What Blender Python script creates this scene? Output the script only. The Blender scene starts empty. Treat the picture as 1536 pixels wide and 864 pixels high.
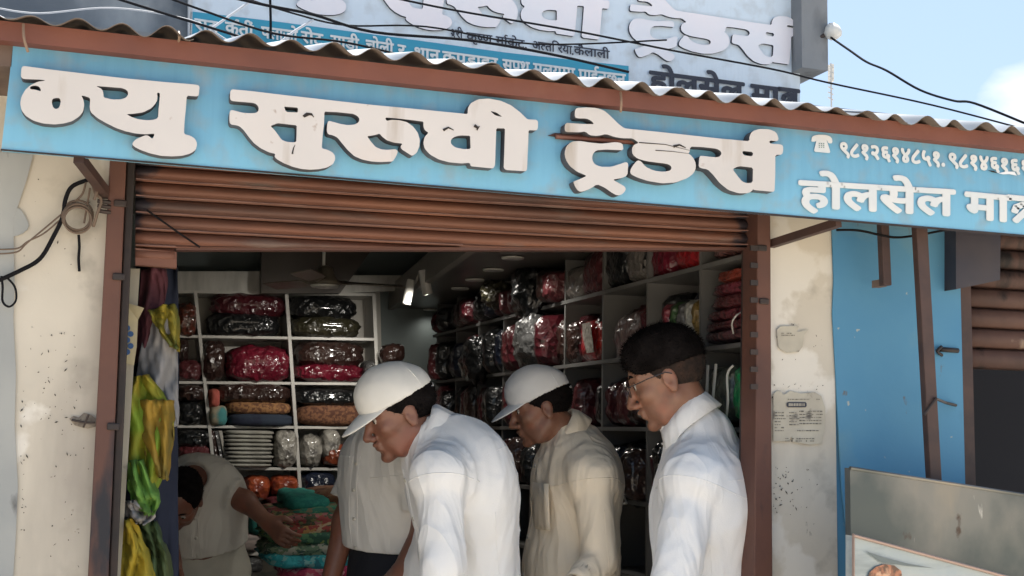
import bpy, bmesh, math, random
import numpy as np
from mathutils import Vector, Matrix
from mathutils.geometry import tessellate_polygon
rnd = random.Random(7)
SC = bpy.context.scene
# ---------------------------------------------------------------- camera
FPX, CX, CY = 1896.0, 768.0, 432.0
D = 2.6
CAM = Vector((0.0, -D, 1.40))
cX = Vector((5782, -309, -1896)).normalized()      # world X seen in camera axes
cZ = Vector((271, 16710, -1896)).normalized()
cZ = (cZ - cZ.dot(cX) * cX).normalized()
cY = cZ.cross(cX)
Rwc = Matrix((cX, cY, cZ))                        # rows: world axes in camera axes -> camera to world
cam_data = bpy.data.cameras.new("camera")
cam = bpy.data.objects.new("camera", cam_data)
SC.collection.objects.link(cam)
m4 = Rwc.to_4x4(); m4.translation = CAM
cam.matrix_world = m4
cam_data.sensor_width = 36.0
cam_data.lens = 36.0 * FPX / 1536.0
cam_data.clip_start = 0.05
cam_data.clip_end = 3000
SC.camera = cam
# ---------------------------------------------------------------- world and sun
SUN_EL, SUN_AZ = 74.0, 28.0        # sun stands behind the building, a little to the right
w = bpy.data.worlds.new("World"); SC.world = w; w.use_nodes = True
nt = w.node_tree; N = nt.nodes; L = nt.links
bg = N['Background']; bg.inputs['Strength'].default_value = 0.085
sky = N.new('ShaderNodeTexSky'); sky.sky_type = 'NISHITA'; sky.sun_disc = False
sky.sun_elevation = math.radians(SUN_EL); sky.sun_rotation = math.radians(SUN_AZ)
sky.air_density = 1.0; sky.dust_density = 2.2; sky.ozone_density = 1.0
tc = N.new('ShaderNodeTexCoord')
def ray(px, py):
    return (Rwc @ Vector((px - CX, -(py - CY), -FPX)).normalized()).normalized()
noi = N.new('ShaderNodeTexNoise'); noi.inputs['Scale'].default_value = 7.0; noi.inputs['Detail'].default_value = 7
mp = N.new('ShaderNodeMapping'); mp.inputs['Scale'].default_value = (1, 1, 2.2)
L.new(tc.outputs['Generated'], mp.inputs[0]); L.new(mp.outputs[0], noi.inputs['Vector'])
nsk = N.new('ShaderNodeVectorMath'); nsk.operation = 'DISTANCE'
L.new(tc.outputs['Generated'], nsk.inputs[0]); nsk.inputs[1].default_value = ray(1560, 175)
mr = N.new('ShaderNodeMapRange'); L.new(nsk.outputs['Value'], mr.inputs['Value'])
mr.inputs['From Min'].default_value = 0.0; mr.inputs['From Max'].default_value = 0.085
mr.inputs['To Min'].default_value = 0.36; mr.inputs['To Max'].default_value = 0.0
ad = N.new('ShaderNodeMath'); ad.operation = 'ADD'; L.new(noi.outputs['Fac'], ad.inputs[0]); L.new(mr.outputs[0], ad.inputs[1])
mr2 = N.new('ShaderNodeMapRange'); L.new(ad.outputs[0], mr2.inputs['Value'])
mr2.inputs['From Min'].default_value = 0.60; mr2.inputs['From Max'].default_value = 0.80
mr2.inputs['To Max'].default_value = 0.75
mx = N.new('ShaderNodeMix'); mx.data_type = 'RGBA'
hz = N.new('ShaderNodeMix'); hz.data_type = 'RGBA'; hz.inputs[0].default_value = 0.45
L.new(sky.outputs[0], hz.inputs[6]); hz.inputs[7].default_value = (2.7, 3.7, 4.9, 1)
L.new(mr2.outputs[0], mx.inputs[0]); L.new(hz.outputs[2], mx.inputs[6]); mx.inputs[7].default_value = (6.2, 6.2, 6.3, 1)
L.new(mx.outputs[2], bg.inputs['Color'])
sd = bpy.data.lights.new("sun", 'SUN'); sd.energy = 5.0; sd.angle = math.radians(0.5); sd.color = (1, .95, .87)
so = bpy.data.objects.new("sun", sd); SC.collection.objects.link(so)
sdir = Vector((math.sin(math.radians(SUN_AZ)) * math.cos(math.radians(SUN_EL)), math.cos(math.radians(SUN_AZ)) * math.cos(math.radians(SUN_EL)), math.sin(math.radians(SUN_EL))))
so.rotation_euler = (-sdir).to_track_quat('-Z', 'Y').to_euler(); so.location = sdir * 30
SC.view_settings.view_transform = 'Standard'; SC.view_settings.look = 'None'
SC.view_settings.exposure = 1.36; SC.view_settings.gamma = 1
SC.cycles.max_bounces = 6; SC.cycles.diffuse_bounces = 4

# ---------------------------------------------------------------- pixel -> place helpers
def rdir(px, py): return Rwc @ Vector((px - CX, -(py - CY), -FPX))
def U(px, py, Y):
    d = rdir(px, py); return CAM + d * ((Y - CAM.y) / d.y)
def UX(px, py, X):
    d = rdir(px, py); return CAM + d * ((X - CAM.x) / d.x)
def UZ(px, py, Z):
    d = rdir(px, py); return CAM + d * ((Z - CAM.z) / d.z)
def pxm(p):                                    # pixels per metre near p
    q = Rwc.transposed() @ (Vector(p) - CAM); return FPX / -q.z

# ---------------------------------------------------------------- materials
MATS = {}
def M(name, col, col2=None, scale=4, rough=.7, metal=0, bump=0, bscale=30, coat=0, spots=(), mapping=None, detail=5, lo=.35, hi=.65, bdist=.01, sheen=0, trans=0, bkind='noise'):
    if name in MATS: return MATS[name]
    m = bpy.data.materials.new(name); m.use_nodes = True
    t = m.node_tree; n = t.nodes; l = t.links; b = n['Principled BSDF']
    b.inputs['Roughness'].default_value = rough; b.inputs['Metallic'].default_value = metal
    b.inputs['Coat Weight'].default_value = coat; b.inputs['Coat Roughness'].default_value = .08
    b.inputs['Sheen Weight'].default_value = sheen
    tcx = n.new('ShaderNodeTexCoord'); mpp = n.new('ShaderNodeMapping')
    l.new(tcx.outputs['Object'], mpp.inputs[0])
    if mapping: mpp.inputs['Scale'].default_value = mapping
    def noise(sc, dt, vec=None):
        x = n.new('ShaderNodeTexNoise'); x.inputs['Scale'].default_value = sc; x.inputs['Detail'].default_value = dt
        l.new((vec or mpp).outputs[0] if not hasattr(vec, 'is_output') else vec, x.inputs['Vector']); return x
    def mrange(src, a, c):
        r = n.new('ShaderNodeMapRange'); l.new(src, r.inputs['Value']); r.inputs['From Min'].default_value = a; r.inputs['From Max'].default_value = c; return r
    cur = None
    if col2 is not None:
        x = noise(scale, detail); r = mrange(x.outputs['Fac'], lo, hi)
        mm = n.new('ShaderNodeMix'); mm.data_type = 'RGBA'; l.new(r.outputs[0], mm.inputs[0])
        mm.inputs[6].default_value = (*col, 1); mm.inputs[7].default_value = (*col2, 1); cur = mm.outputs[2]
    for (c, sc, a, z, mpg) in spots:
        mq = n.new('ShaderNodeMapping'); l.new(tcx.outputs['Object'], mq.inputs[0]); mq.inputs['Scale'].default_value = mpg or (1, 1, 1)
        mq.inputs['Location'].default_value = (sc * .37, sc * .11, 1.3)
        x = noise(sc, 6, mq); r = mrange(x.outputs['Fac'], a, z)
        mm = n.new('ShaderNodeMix'); mm.data_type = 'RGBA'; l.new(r.outputs[0], mm.inputs[0])
        if cur: l.new(cur, mm.inputs[6])
        else: mm.inputs[6].default_value = (*col, 1)
        mm.inputs[7].default_value = (*c, 1); cur = mm.outputs[2]
    if cur: l.new(cur, b.inputs['Base Color'])
    else: b.inputs['Base Color'].default_value = (*col, 1)
    if bump:
        if bkind == 'crumple':
            x = n.new('ShaderNodeTexVoronoi'); x.inputs['Scale'].default_value = bscale
            x0 = noise(bscale * .5, 3); va = n.new('ShaderNodeVectorMath'); va.operation = 'MULTIPLY_ADD'
            l.new(x0.outputs['Color'], va.inputs[0]); va.inputs[1].default_value = (.08, .08, .08); l.new(mpp.outputs[0], va.inputs[2])
            l.new(va.outputs[0], x.inputs['Vector']); out = x.outputs['Distance']
        else:
            x = noise(bscale, 4); out = x.outputs['Fac']
        bp = n.new('ShaderNodeBump'); bp.inputs['Strength'].default_value = bump; bp.inputs['Distance'].default_value = bdist
        l.new(out, bp.inputs['Height']); l.new(bp.outputs[0], b.inputs['Normal'])
    MATS[name] = m; return m
def Emit(name, col, s):
    m = bpy.data.materials.new(name); m.use_nodes = True; b = m.node_tree.nodes['Principled BSDF']
    b.inputs['Base Color'].default_value = (*col, 1); b.inputs['Emission Color'].default_value = (*col, 1); b.inputs['Emission Strength'].default_value = s
    return m

# ---------------------------------------------------------------- mesh helpers
class MB:
    def __init__(s): s.v = []; s.f = []
    def add(s, v, f):
        o = len(s.v); s.v += [tuple(p) for p in v]; s.f += [tuple(i + o for i in q) for q in f]; return s
    def hexa(s, a, b):        # two quads a (front) and b (back), same winding
        s.add(list(a) + list(b), [(0, 1, 2, 3), (7, 6, 5, 4), (0, 4, 5, 1), (1, 5, 6, 2), (2, 6, 7, 3), (3, 7, 4, 0)]); return s
    def box(s, x0, x1, y0, y1, z0, z1):
        return s.hexa([(x0, y0, z0), (x1, y0, z0), (x1, y0, z1), (x0, y0, z1)], [(x0, y1, z0), (x1, y1, z0), (x1, y1, z1), (x0, y1, z1)])
    def slab(s, q, dy):       # quad in a facade-parallel plane, thickened to depth dy
        return s.hexa(q, [(p[0], p[1] + dy, p[2]) for p in q])
    def tube(s, path, r, n=8, cap=True, r2=None):
        P = [Vector(p) for p in path]; k = len(P); vs = []; prev = None
        for i, p in enumerate(P):
            t = (P[min(i + 1, k - 1)] - P[max(i - 1, 0)]).normalized()
            if prev is None: a = t.orthogonal().normalized()
            else: a = (prev - prev.dot(t) * t).normalized()
            prev = a; b = t.cross(a); rr = r if r2 is None else r + (r2 - r) * i / (k - 1)
            for j in range(n):
                an = 2 * math.pi * j / n; vs.append(p + (a * math.cos(an) + b * math.sin(an)) * rr)
        fs = [(i * n + j, i * n + (j + 1) % n, (i + 1) * n + (j + 1) % n, (i + 1) * n + j) for i in range(k - 1) for j in range(n)]
        if cap: fs += [tuple(range(n))[::-1], tuple((k - 1) * n + j for j in range(n))]
        return s.add(vs, fs)
    def grid(s, P, closed_u=False):   # P[i][j]
        ni = len(P); nj = len(P[0]); vs = [p for row in P for p in row]
        fs = [(i * nj + j, i * nj + (j + 1) % nj, (i + 1) * nj + (j + 1) % nj, (i + 1) * nj + j) for i in range(ni - 1) for j in range(nj if closed_u else nj - 1)]
        return s.add(vs, fs)
    def lathe(s, c, prof, n=20, ax=(0, 0, 1)):
        ax = Vector(ax).normalized(); a = ax.orthogonal().normalized(); b = ax.cross(a); c = Vector(c)
        P = [[c + ax * h + (a * math.cos(2 * math.pi * j / n) + b * math.sin(2 * math.pi * j / n)) * r for j in range(n)] for r, h in prof]
        o = len(s.v); s.grid(P, True)
        s.f += [tuple(o + j for j in range(n))[::-1], tuple(o + (len(prof) - 1) * n + j for j in range(n))]
        return s
def props(o, label=None, cat=None, group=None, kind=None):
    if label: o['label'] = label
    if cat: o['category'] = cat
    if group: o['group'] = group
    if kind: o['kind'] = kind
    return o
def build(name, mb, mat, parent=None, smooth=False, label=None, cat=None, group=None, kind=None, bevel=0, solid=0, sub=0):
    V = np.array(mb.v, dtype=float).reshape(-1, 3)
    if parent is not None:
        loc = Vector(parent['_wl']) if '_wl' in parent else parent.location.copy()
        org = loc
    else:
        org = Vector(((V[:, 0].min() + V[:, 0].max()) / 2, (V[:, 1].min() + V[:, 1].max()) / 2, V[:, 2].min()))
    me = bpy.data.meshes.new(name); me.from_pydata((V - np.array(org)).tolist(), [], mb.f); me.update()
    if isinstance(mat, (list, tuple)):
        for x in mat: me.materials.append(x)
    else: me.materials.append(mat)
    bm = bmesh.new(); bm.from_mesh(me); bmesh.ops.recalc_face_normals(bm, faces=bm.faces); bm.to_mesh(me); bm.free()
    if smooth: me.polygons.foreach_set('use_smooth', [True] * len(me.polygons))
    o = bpy.data.objects.new(name, me); SC.collection.objects.link(o)
    if parent is not None: o.parent = parent
    else: o.location = org
    if solid:
        md = o.modifiers.new('s', 'SOLIDIFY'); md.thickness = solid; md.offset = 0
    if bevel:
        md = o.modifiers.new('b', 'BEVEL'); md.width = bevel; md.segments = 2; md.limit_method = 'ANGLE'
    if sub:
        md = o.modifiers.new('u', 'SUBSURF'); md.levels = sub; md.render_levels = sub
    return props(o, label, cat, group, kind)
def sub_build(name, mb, mat, part, **k):      # part is itself at its thing's origin with identity transform
    root = part.parent; o = build(name, mb, mat, root, **k); o.parent = part; return o
def thing(name, loc, label, cat, group=None):
    o = bpy.data.objects.new(name, None); o.empty_display_size = .1; SC.collection.objects.link(o); o.location = Vector(loc)
    return props(o, label, cat, group)
def wob(x, s=0): return math.sin(x * 1.7 + s) * .5 + math.sin(x * 3.9 + s * 2.3) * .3 + math.sin(x * 8.3 + s * 1.1) * .2
def cat_path(pts, n=6):
    P = [Vector(p) for p in pts]; out = []
    for i in range(len(P) - 1):
        a = P[max(i - 1, 0)]; b = P[i]; c = P[i + 1]; d = P[min(i + 2, len(P) - 1)]
        for k in range(n):
            t = k / n; out.append(.5 * ((2 * b) + (c - a) * t + (2 * a - 5 * b + 4 * c - d) * t * t + (3 * b - a - 3 * c + d) * t ** 3))
    out.append(P[-1]); return out

# ================================================================ MATERIALS
m_plaster = M('cream_plaster', (.60, .555, .475), (.51, .47, .40), 2.6, rough=.9, bump=.35, bscale=22, bdist=.004,
              spots=(((.36, .33, .28), 9, .58, .72, None), ((.05, .045, .04), 30, .69, .73, (1, 1, .55)), ((.34, .31, .27), 4.1, .56, .72, (1, 1, .25)), ((.66, .63, .57), 5, .58, .62, None), ((.16, .13, .10), 13, .68, .76, (1, 1, .35))))
m_greyplaster = M('grey_weathered_plaster', (.36, .37, .36), (.25, .27, .28), 3, rough=.9, bump=.3, bscale=25, bdist=.004, spots=(((.09, .09, .09), 14, .62, .70, (1, 1, .4)),))
m_blue = M('blue_wall_paint', (.05, .20, .38), (.085, .255, .41), 2.2, rough=.75, bump=.25, bscale=40, bdist=.003,
           spots=(((.15, .29, .35), 2.6, .54, .68, None), ((.05, .12, .2), 6, .60, .74, (1, 1, .3)), ((.36, .40, .38), 30, .70, .73, None), ((.12, .13, .14), 24, .70, .74, (1, 1, .5))))
m_concrete = M('raw_concrete', (.17, .18, .19), (.25, .26, .27), 2.5, rough=.92, bump=.5, bscale=18, bdist=.006, spots=(((.08, .085, .09), 5, .58, .72, (1, 1, .4)),))
m_concrete_l = M('pale_concrete', (.20, .225, .25), (.11, .13, .155), 2.6, rough=.92, bump=.4, bscale=14, bdist=.006, spots=(((.36, .39, .41), 3.4, .52, .7, (1, 1, .7)),))
m_rust = M('rust_red_paint', (.185, .062, .036), (.12, .042, .028), 7, rough=.62, bump=.35, bscale=60, bdist=.002,
           spots=(((.012, .012, .018), 8, .61, .68, (1, 1, .35)), ((.27, .10, .055), 3.3, .55, .75, None)))
m_frame = M('door_frame_paint', (.125, .052, .034), (.085, .037, .028), 6, rough=.65, bump=.4, bscale=60, bdist=.002,
            spots=(((.010, .011, .018), 7, .56, .63, (1, 1, .3)),))
m_beam = M('beam_paint', (.20, .072, .048), (.15, .055, .04), 5, rough=.7, bump=.3, bscale=50, bdist=.002, spots=(((.05, .02, .018), 9, .60, .72, (.3, 1, 1)), ((.26, .15, .11), 3, .6, .8, None)))
m_darkmetal = M('dark_grimy_iron', (.022, .019, .02), (.045, .03, .026), 12, rough=.6, metal=.2, bump=.3, bscale=60, bdist=.002)
m_browniron = M('brown_iron', (.045, .026, .024), (.075, .04, .032), 14, rough=.6, bump=.3, bscale=60, bdist=.002)
m_sheet_top = M('corrugated_sheet', (.55, .57, .60), (.40, .42, .44), 6, rough=.35, metal=.6)
m_sheet_under = M('rusty_sheet', (.17, .12, .095), (.11, .075, .06), 10, rough=.8, bump=.3, bscale=50, bdist=.002)
m_wire = M('black_wire', (.012, .012, .014), rough=1); m_wire.node_tree.nodes['Principled BSDF'].inputs['Specular IOR Level'].default_value = .1
m_letter = M('cream_letter_face', (.64, .605, .585), (.58, .55, .53), 3, rough=.6, spots=(((.70, .56, .47), 2.2, .55, .8, None), ((.42, .36, .30), 7, .60, .78, (3, 1, .4)), ((.30, .20, .14), 22, .70, .76, None)))
m_letter_side = M('letter_side', (.10, .105, .12), (.06, .062, .075), 8, rough=.8)
m_print_white = M('white_print', (.70, .71, .70), (.62, .66, .68), 12, rough=.6)
m_print_black = M('black_print', (.028, .032, .05), rough=.6)
m_upletter = M('mauve_letter_face', (.80, .75, .78), (.72, .73, .78), 4, rough=.6)
m_white_wood = M('white_laminate', (.52, .50, .46), (.42, .41, .38), 5, rough=.4, spots=(((.3, .28, .25), 8, .62, .72, None),))
m_inwall = M('interior_wall_paint', (.16, .19, .185), (.13, .155, .155), 2, rough=.7)
m_dark_ceiling = M('dark_ceiling_panel', (.10, .095, .088), (.13, .12, .11), 3, rough=.35)
m_beige_ceiling = M('beige_ceiling', (.27, .255, .23), (.22, .21, .185), 2, rough=.5)
m_white_plastic = M('white_plastic', (.62, .61, .57), rough=.35)
m_floor = M('shop_floor_tile', (.42, .39, .34), (.34, .31, .28), 4, rough=.4)
m_ground = M('street_ground', (.50, .43, .34), (.42, .36, .28), 3, rough=.95, bump=.6, bscale=30)
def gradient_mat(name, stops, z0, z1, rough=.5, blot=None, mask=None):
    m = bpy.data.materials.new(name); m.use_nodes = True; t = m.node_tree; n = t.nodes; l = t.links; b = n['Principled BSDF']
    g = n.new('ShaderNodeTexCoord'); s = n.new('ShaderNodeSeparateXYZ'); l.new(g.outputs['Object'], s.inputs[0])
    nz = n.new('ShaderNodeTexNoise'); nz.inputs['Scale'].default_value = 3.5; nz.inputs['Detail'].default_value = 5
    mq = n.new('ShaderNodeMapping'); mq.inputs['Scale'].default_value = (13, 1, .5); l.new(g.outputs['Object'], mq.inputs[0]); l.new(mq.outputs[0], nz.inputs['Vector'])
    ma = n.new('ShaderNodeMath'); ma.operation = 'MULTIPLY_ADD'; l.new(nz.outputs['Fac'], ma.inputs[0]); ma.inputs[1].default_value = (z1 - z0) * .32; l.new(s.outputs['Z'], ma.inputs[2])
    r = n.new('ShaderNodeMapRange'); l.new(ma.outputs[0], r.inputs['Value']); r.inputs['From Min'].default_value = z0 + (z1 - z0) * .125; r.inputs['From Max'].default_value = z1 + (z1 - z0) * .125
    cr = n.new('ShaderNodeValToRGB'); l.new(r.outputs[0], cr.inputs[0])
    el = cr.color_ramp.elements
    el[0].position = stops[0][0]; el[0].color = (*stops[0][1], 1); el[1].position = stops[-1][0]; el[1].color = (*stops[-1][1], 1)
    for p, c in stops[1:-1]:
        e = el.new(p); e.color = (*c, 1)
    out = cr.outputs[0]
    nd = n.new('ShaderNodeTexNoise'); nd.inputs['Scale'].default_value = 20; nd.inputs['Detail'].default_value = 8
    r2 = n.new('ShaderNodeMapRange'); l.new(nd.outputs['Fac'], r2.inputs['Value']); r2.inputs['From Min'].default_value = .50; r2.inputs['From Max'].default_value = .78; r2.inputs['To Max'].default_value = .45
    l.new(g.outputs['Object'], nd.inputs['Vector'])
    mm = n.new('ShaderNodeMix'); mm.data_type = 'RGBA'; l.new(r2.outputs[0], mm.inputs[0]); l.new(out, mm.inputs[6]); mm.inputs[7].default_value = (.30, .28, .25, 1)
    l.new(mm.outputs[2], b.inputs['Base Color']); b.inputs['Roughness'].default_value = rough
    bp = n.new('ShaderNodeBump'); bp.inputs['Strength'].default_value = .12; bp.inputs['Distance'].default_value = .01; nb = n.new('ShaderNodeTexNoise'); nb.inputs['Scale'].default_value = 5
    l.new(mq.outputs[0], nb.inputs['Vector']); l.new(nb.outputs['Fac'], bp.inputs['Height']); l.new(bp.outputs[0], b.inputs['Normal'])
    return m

# ================================================================ GROUND, BUILDING SHELL
X_R = 1.50                      # right shelf front plane
Y_BACK = 3.15
g = MB(); g.add([(-400, -400, 0), (400, -400, 0), (400, 400, 0), (-400, 400, 0)], [(0, 1, 2, 3)])
build('ground', g, m_ground, kind='structure')
g = MB(); g.box(-.35, 1.95, .0, 3.4, .004, .03); build('shop_floor', g, m_floor, kind='structure')

xl = U(165, 500, 0).x; xr = U(1156, 500, 0).x; xb = U(1252, 500, 0).x; xn = U(1440, 500, 0).x
bld = thing('shop_building', (.7, .2, 0), 'shop building with cream plastered pillars either side of the open brown doorway', 'building')
ZW = 2.10
build('pillar', MB().box(-2.6, xl, .0, .08, 0, ZW), m_plaster, bld)
build('pillar', MB().box(xr, xb, .0, .06, 0, ZW), m_plaster, bld)
build('lintel', MB().box(xl, xr, .06, .10, 2.12, ZW), m_concrete, bld)
build('side_wall', MB().box(-.55, -.36, .082, 3.4, 0, 2.28), m_inwall, bld)
build('side_wall', MB().box(1.86, 1.98, .062, .64, 0, 2.11).box(1.86, 1.98, .641, 3.4, 0, 2.379), m_inwall, bld)
build('back_wall', MB().box(-.36, 1.86, Y_BACK + .22, Y_BACK + .34, 0, 2.379), m_inwall, bld)
build('roof_slab', MB().box(-2.6, 4.6, .68, 3.4, 2.385, 2.40), m_concrete, bld)
# grey weathered plaster band at the far left, slightly proud
q = MB(); pts = [(-500, 200), (26, 330), (24, 460), (30, 600), (28, 720), (22, 864), (20, 1000)]
P = [U(a, b, -.004) for a, b in [(50, 232), (40, 270), (20, 330), (22, 430), (20, 480), (24, 560), (22, 640), (27, 730), (24, 800), (20, 864), (16, 1100)]]
row2 = [Vector((-2.59, -.004, p.z)) for p in P]
q.grid([P, row2]); build('plaster_patch', q, m_greyplaster, bld, solid=.003)
# repaired round patch low on the pillar wall
c = [U(18 + 24 * math.cos(a) * (1 + .12 * math.sin(3 * a)), 333 + 22 * math.sin(a), -.003) for a in [i * math.tau / 22 for i in range(22)]]
q = MB(); q.add(c, [tuple(range(22))]); build('mortar_patch', q, m_greyplaster, bld, solid=.004)

# neighbouring shop to the right
nb = thing('neighbour_shop', (2.6, .2, 0), 'blue painted neighbouring shop wall right of the cream pillar, with a rusty half shutter', 'building')
pts = [(1247, 330), (1250, 420), (1248, 470), (1253, 560), (1257, 640), (1262, 730), (1270, 800), (1274, 870), (1280, 1100)]
Pl = [U(a, b, -.004) for a, b in pts]
q = MB(); q.grid([Pl, [Vector((xn, -.004, p.z)) for p in Pl]]); build('blue_paint_edge', q, m_blue, nb, solid=.004)
build('wall', MB().box(xb + .001, xn, .004, .06, 0, ZW), m_blue, nb)
fx0, fx1 = xn, U(1466, 500, 0).x
zt = U(1450, 425, 0).z
build('door_frame', MB().box(fx0 + .001, fx1, .02, .10, 0, zt), m_browniron, nb)
build('pier', MB().box(3.9, 4.6, .004, .06, 0, ZW), m_blue, nb)
build('lintel', MB().box(fx0 + .001, 3.899, .14, .20, 1.95, ZW), m_darkmetal, nb)
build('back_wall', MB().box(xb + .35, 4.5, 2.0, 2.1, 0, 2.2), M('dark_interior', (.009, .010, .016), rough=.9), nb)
sx0 = fx1
ztop, zbot = U(1480, 340, .05).z + .1, U(1480, 553, .05).z
ns = 9; hh = (ztop - zbot) / ns
m_oldshut = M('old_brown_shutter', (.13, .07, .055), (.07, .04, .035), 9, rough=.6, bump=.3, bscale=40, bdist=.002, spots=(((.015, .013, .014), 10, .58, .66, (1, 1, .5)), ((.30, .22, .17), 8, .68, .75, None)))
for i in range(ns):
    z0 = zbot + i * hh
    prof = [(.070, 0), (.052, .12), (.046, .5), (.052, .85), (.062, .93), (.070, 1)]
    q = MB(); q.grid([[(x, y, z0 + t * hh) for y, t in prof] for x in (sx0 + .001, 3.898)]); build('shutter_slat', q, m_oldshut, nb, smooth=True, solid=.002)
build('signboard_box', MB().hexa([U(1434, 340, -.05), U(1501, 350, -.05), U(1500, 420, -.05), U(1434, 434, -.05)][::-1], [U(1434, 340, -.05) + Vector((0, .045, 0)), U(1501, 350, -.05) + Vector((0, .045, 0)), U(1500, 420, -.05) + Vector((0, .045, 0)), U(1434, 434, -.05) + Vector((0, .045, 0))][::-1]), M('navy_panel', (.032, .030, .045), (.05, .042, .05), 8, rough=.5), nb)
q = MB(); q.tube([U(1410, 524, -.01), U(1437, 526, -.01)], .006, 8); q.tube(cat_path([U(1412, 520, -.012), U(1406, 527, -.02), U(1413, 533, -.012)], 4), .004, 6)
build('shutter_latch', q, m_darkmetal, nb, smooth=True)
# door frame of the main shop (posts and rail)
fr = thing('shutter_frame', (U(160, 864, -.02).x, 0, 0), 'reddish brown steel shutter guide frame round the open shop front', 'door frame')
def vpost(name, pxt0, pxt1, yt, pxb0, pxb1, yb, Y0, Y1, mat, root, zlow=0):
    a, b = U(pxt0, yt, Y0), U(pxt1, yt, Y0); c, d = U(pxb0, yb, Y0), U(pxb1, yb, Y0)
    def ext(t, bt):
        k = (zlow - bt.z) / (t.z - bt.z); return bt + (t - bt) * k
    c2, d2 = ext(a, c), ext(b, d)
    fq = [c2, d2, b, a]
    return build(name, MB().hexa(fq, [Vector((p.x, Y1, p.z)) for p in fq]), mat, root, bevel=.003)
vpost('post', 165, 190, 236, 132, 163, 864, -.03, .04, m_frame, fr)
vpost('post', 1137, 1156, 300, 1131, 1159, 864, -.03, .04, m_frame, fr)
vpost('guide_channel', 190.5, 203, 240, 163.5, 176, 864, .0, .05, m_darkmetal, fr)
vpost('guide_channel', 1128, 1136.5, 300, 1122, 1130.5, 864, .0, .05, m_darkmetal, fr)
# notches of rusty grime on the channel: small clips
for k in range(9):
    y = 372 + k * 26
    a = U(1131, y, -.035); build('guide_clip', MB().box(a.x - .009, a.x + .010, -.036, -.0305, a.z - .006, a.z + .006), m_darkmetal, fr)
for (x, y) in ((182, 305), (180, 415), (172, 640), (1148, 452), (1145, 372)):
    a = U(x, y, -.035); build('hinge_plate', MB().box(a.x - .014, a.x + .010, -.036, -.0305, a.z - .007, a.z + .007), m_darkmetal, fr, bevel=.004)
# roller shutter, half up
sh = thing('roller_shutter', U(660, 371, .02), 'orange brown corrugated roller shutter rolled up under the big blue sign', 'shutter')
m_slat = M('shutter_slat_paint', (.195, .080, .048), (.14, .058, .040), 3, rough=.65, bump=.3, bscale=40, bdist=.003, mapping=(.5, 1, 3),
           spots=(((.08, .045, .038), 6, .50, .68, (.25, 1, 2)), ((.25, .105, .06), 4, .55, .75, (.3, 1, 2)), ((.15, .11, .095), 9, .58, .70, (.5, 1, 3))))
_t = m_slat.node_tree; _n = _t.nodes; _l = _t.links; _b = _n['Principled BSDF']; _src = _b.inputs['Base Color'].links[0].from_socket
_tc = _n.new('ShaderNodeTexCoord'); _s = _n.new('ShaderNodeSeparateXYZ'); _l.new(_tc.outputs['Object'], _s.inputs[0])
_a = _n.new('ShaderNodeMath'); _a.operation = 'ABSOLUTE'; _ad = _n.new('ShaderNodeMath'); _ad.operation = 'ADD'; _ad.inputs[1].default_value = -.05; _l.new(_s.outputs['X'], _ad.inputs[0]); _l.new(_ad.outputs[0], _a.inputs[0])
_nz = _n.new('ShaderNodeTexNoise'); _nz.inputs['Scale'].default_value = 14; _nz.inputs['Detail'].default_value = 5; _l.new(_tc.outputs['Object'], _nz.inputs['Vector'])
_m = _n.new('ShaderNodeMath'); _m.operation = 'MULTIPLY_ADD'; _l.new(_nz.outputs['Fac'], _m.inputs[0]); _m.inputs[1].default_value = .32; _l.new(_a.outputs[0], _m.inputs[2])
_r = _n.new('ShaderNodeMapRange'); _l.new(_m.outputs[0], _r.inputs['Value']); _r.inputs['From Min'].default_value = .815; _r.inputs['From Max'].default_value = .855; _r.inputs['To Max'].default_value = .92
_mx = _n.new('ShaderNodeMix'); _mx.data_type = 'RGBA'; _l.new(_r.outputs[0], _mx.inputs[0]); _l.new(_src, _mx.inputs[6]); _mx.inputs[7].default_value = (.018, .018, .028, 1); _l.new(_mx.outputs[2], _b.inputs['Base Color'])
m_lip = M('shutter_lip', (.23, .13, .11), (.13, .07, .06), 10, rough=.5)
def slat_y(px, k):    # pixel row of the line under slat k
    t = (px - 190) / 948.0
    ya, yb_, yc = 246 + 24.6 * k, 279 + 22.3 * k, 308.5 + 20.6 * k      # left, middle(660), right
    tm = (660 - 190) / 948.0
    # quadratic through three points
    return ya * (t - tm) * (t - 1) / (tm) + yb_ * t * (t - 1) / (tm * (tm - 1)) + yc * t * (t - tm) / (1 - tm)
cols = [203 + (1129 - 203) * i / 40 for i in range(41)] + [262, 266]
cols = sorted(cols)
for k in range(-1, 6):
    prof = [(.0, .032), (.07, .022), (.22, .011), (.45, .006), (.7, .011), (.86, .022), (.88, .012), (.95, .011), (.985, .018), (1.0, .032)]
    rows = []
    for px in cols:
        y0, y1 = slat_y(px, k), slat_y(px, k + 1)
        lim = 397 if px <= 262 else 371
        r = []
        for t, dy in prof:
            y = min(y0 + (y1 - y0) * t, lim); r.append(U(px, y, dy + .01))
        if y0 < lim - 1: rows.append(r)
        else:
            if rows: break
    if len(rows) > 1:
        q = MB(); q.grid(rows); sl_ = build('slat', q, m_slat, sh, smooth=True, solid=.0015); q = MB(); q.tube([x_[0] + Vector((0, -.028, .0)) for x_ in rows], .0016, 5); sub_build('slat_lip', q, m_lip, sl_)
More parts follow.
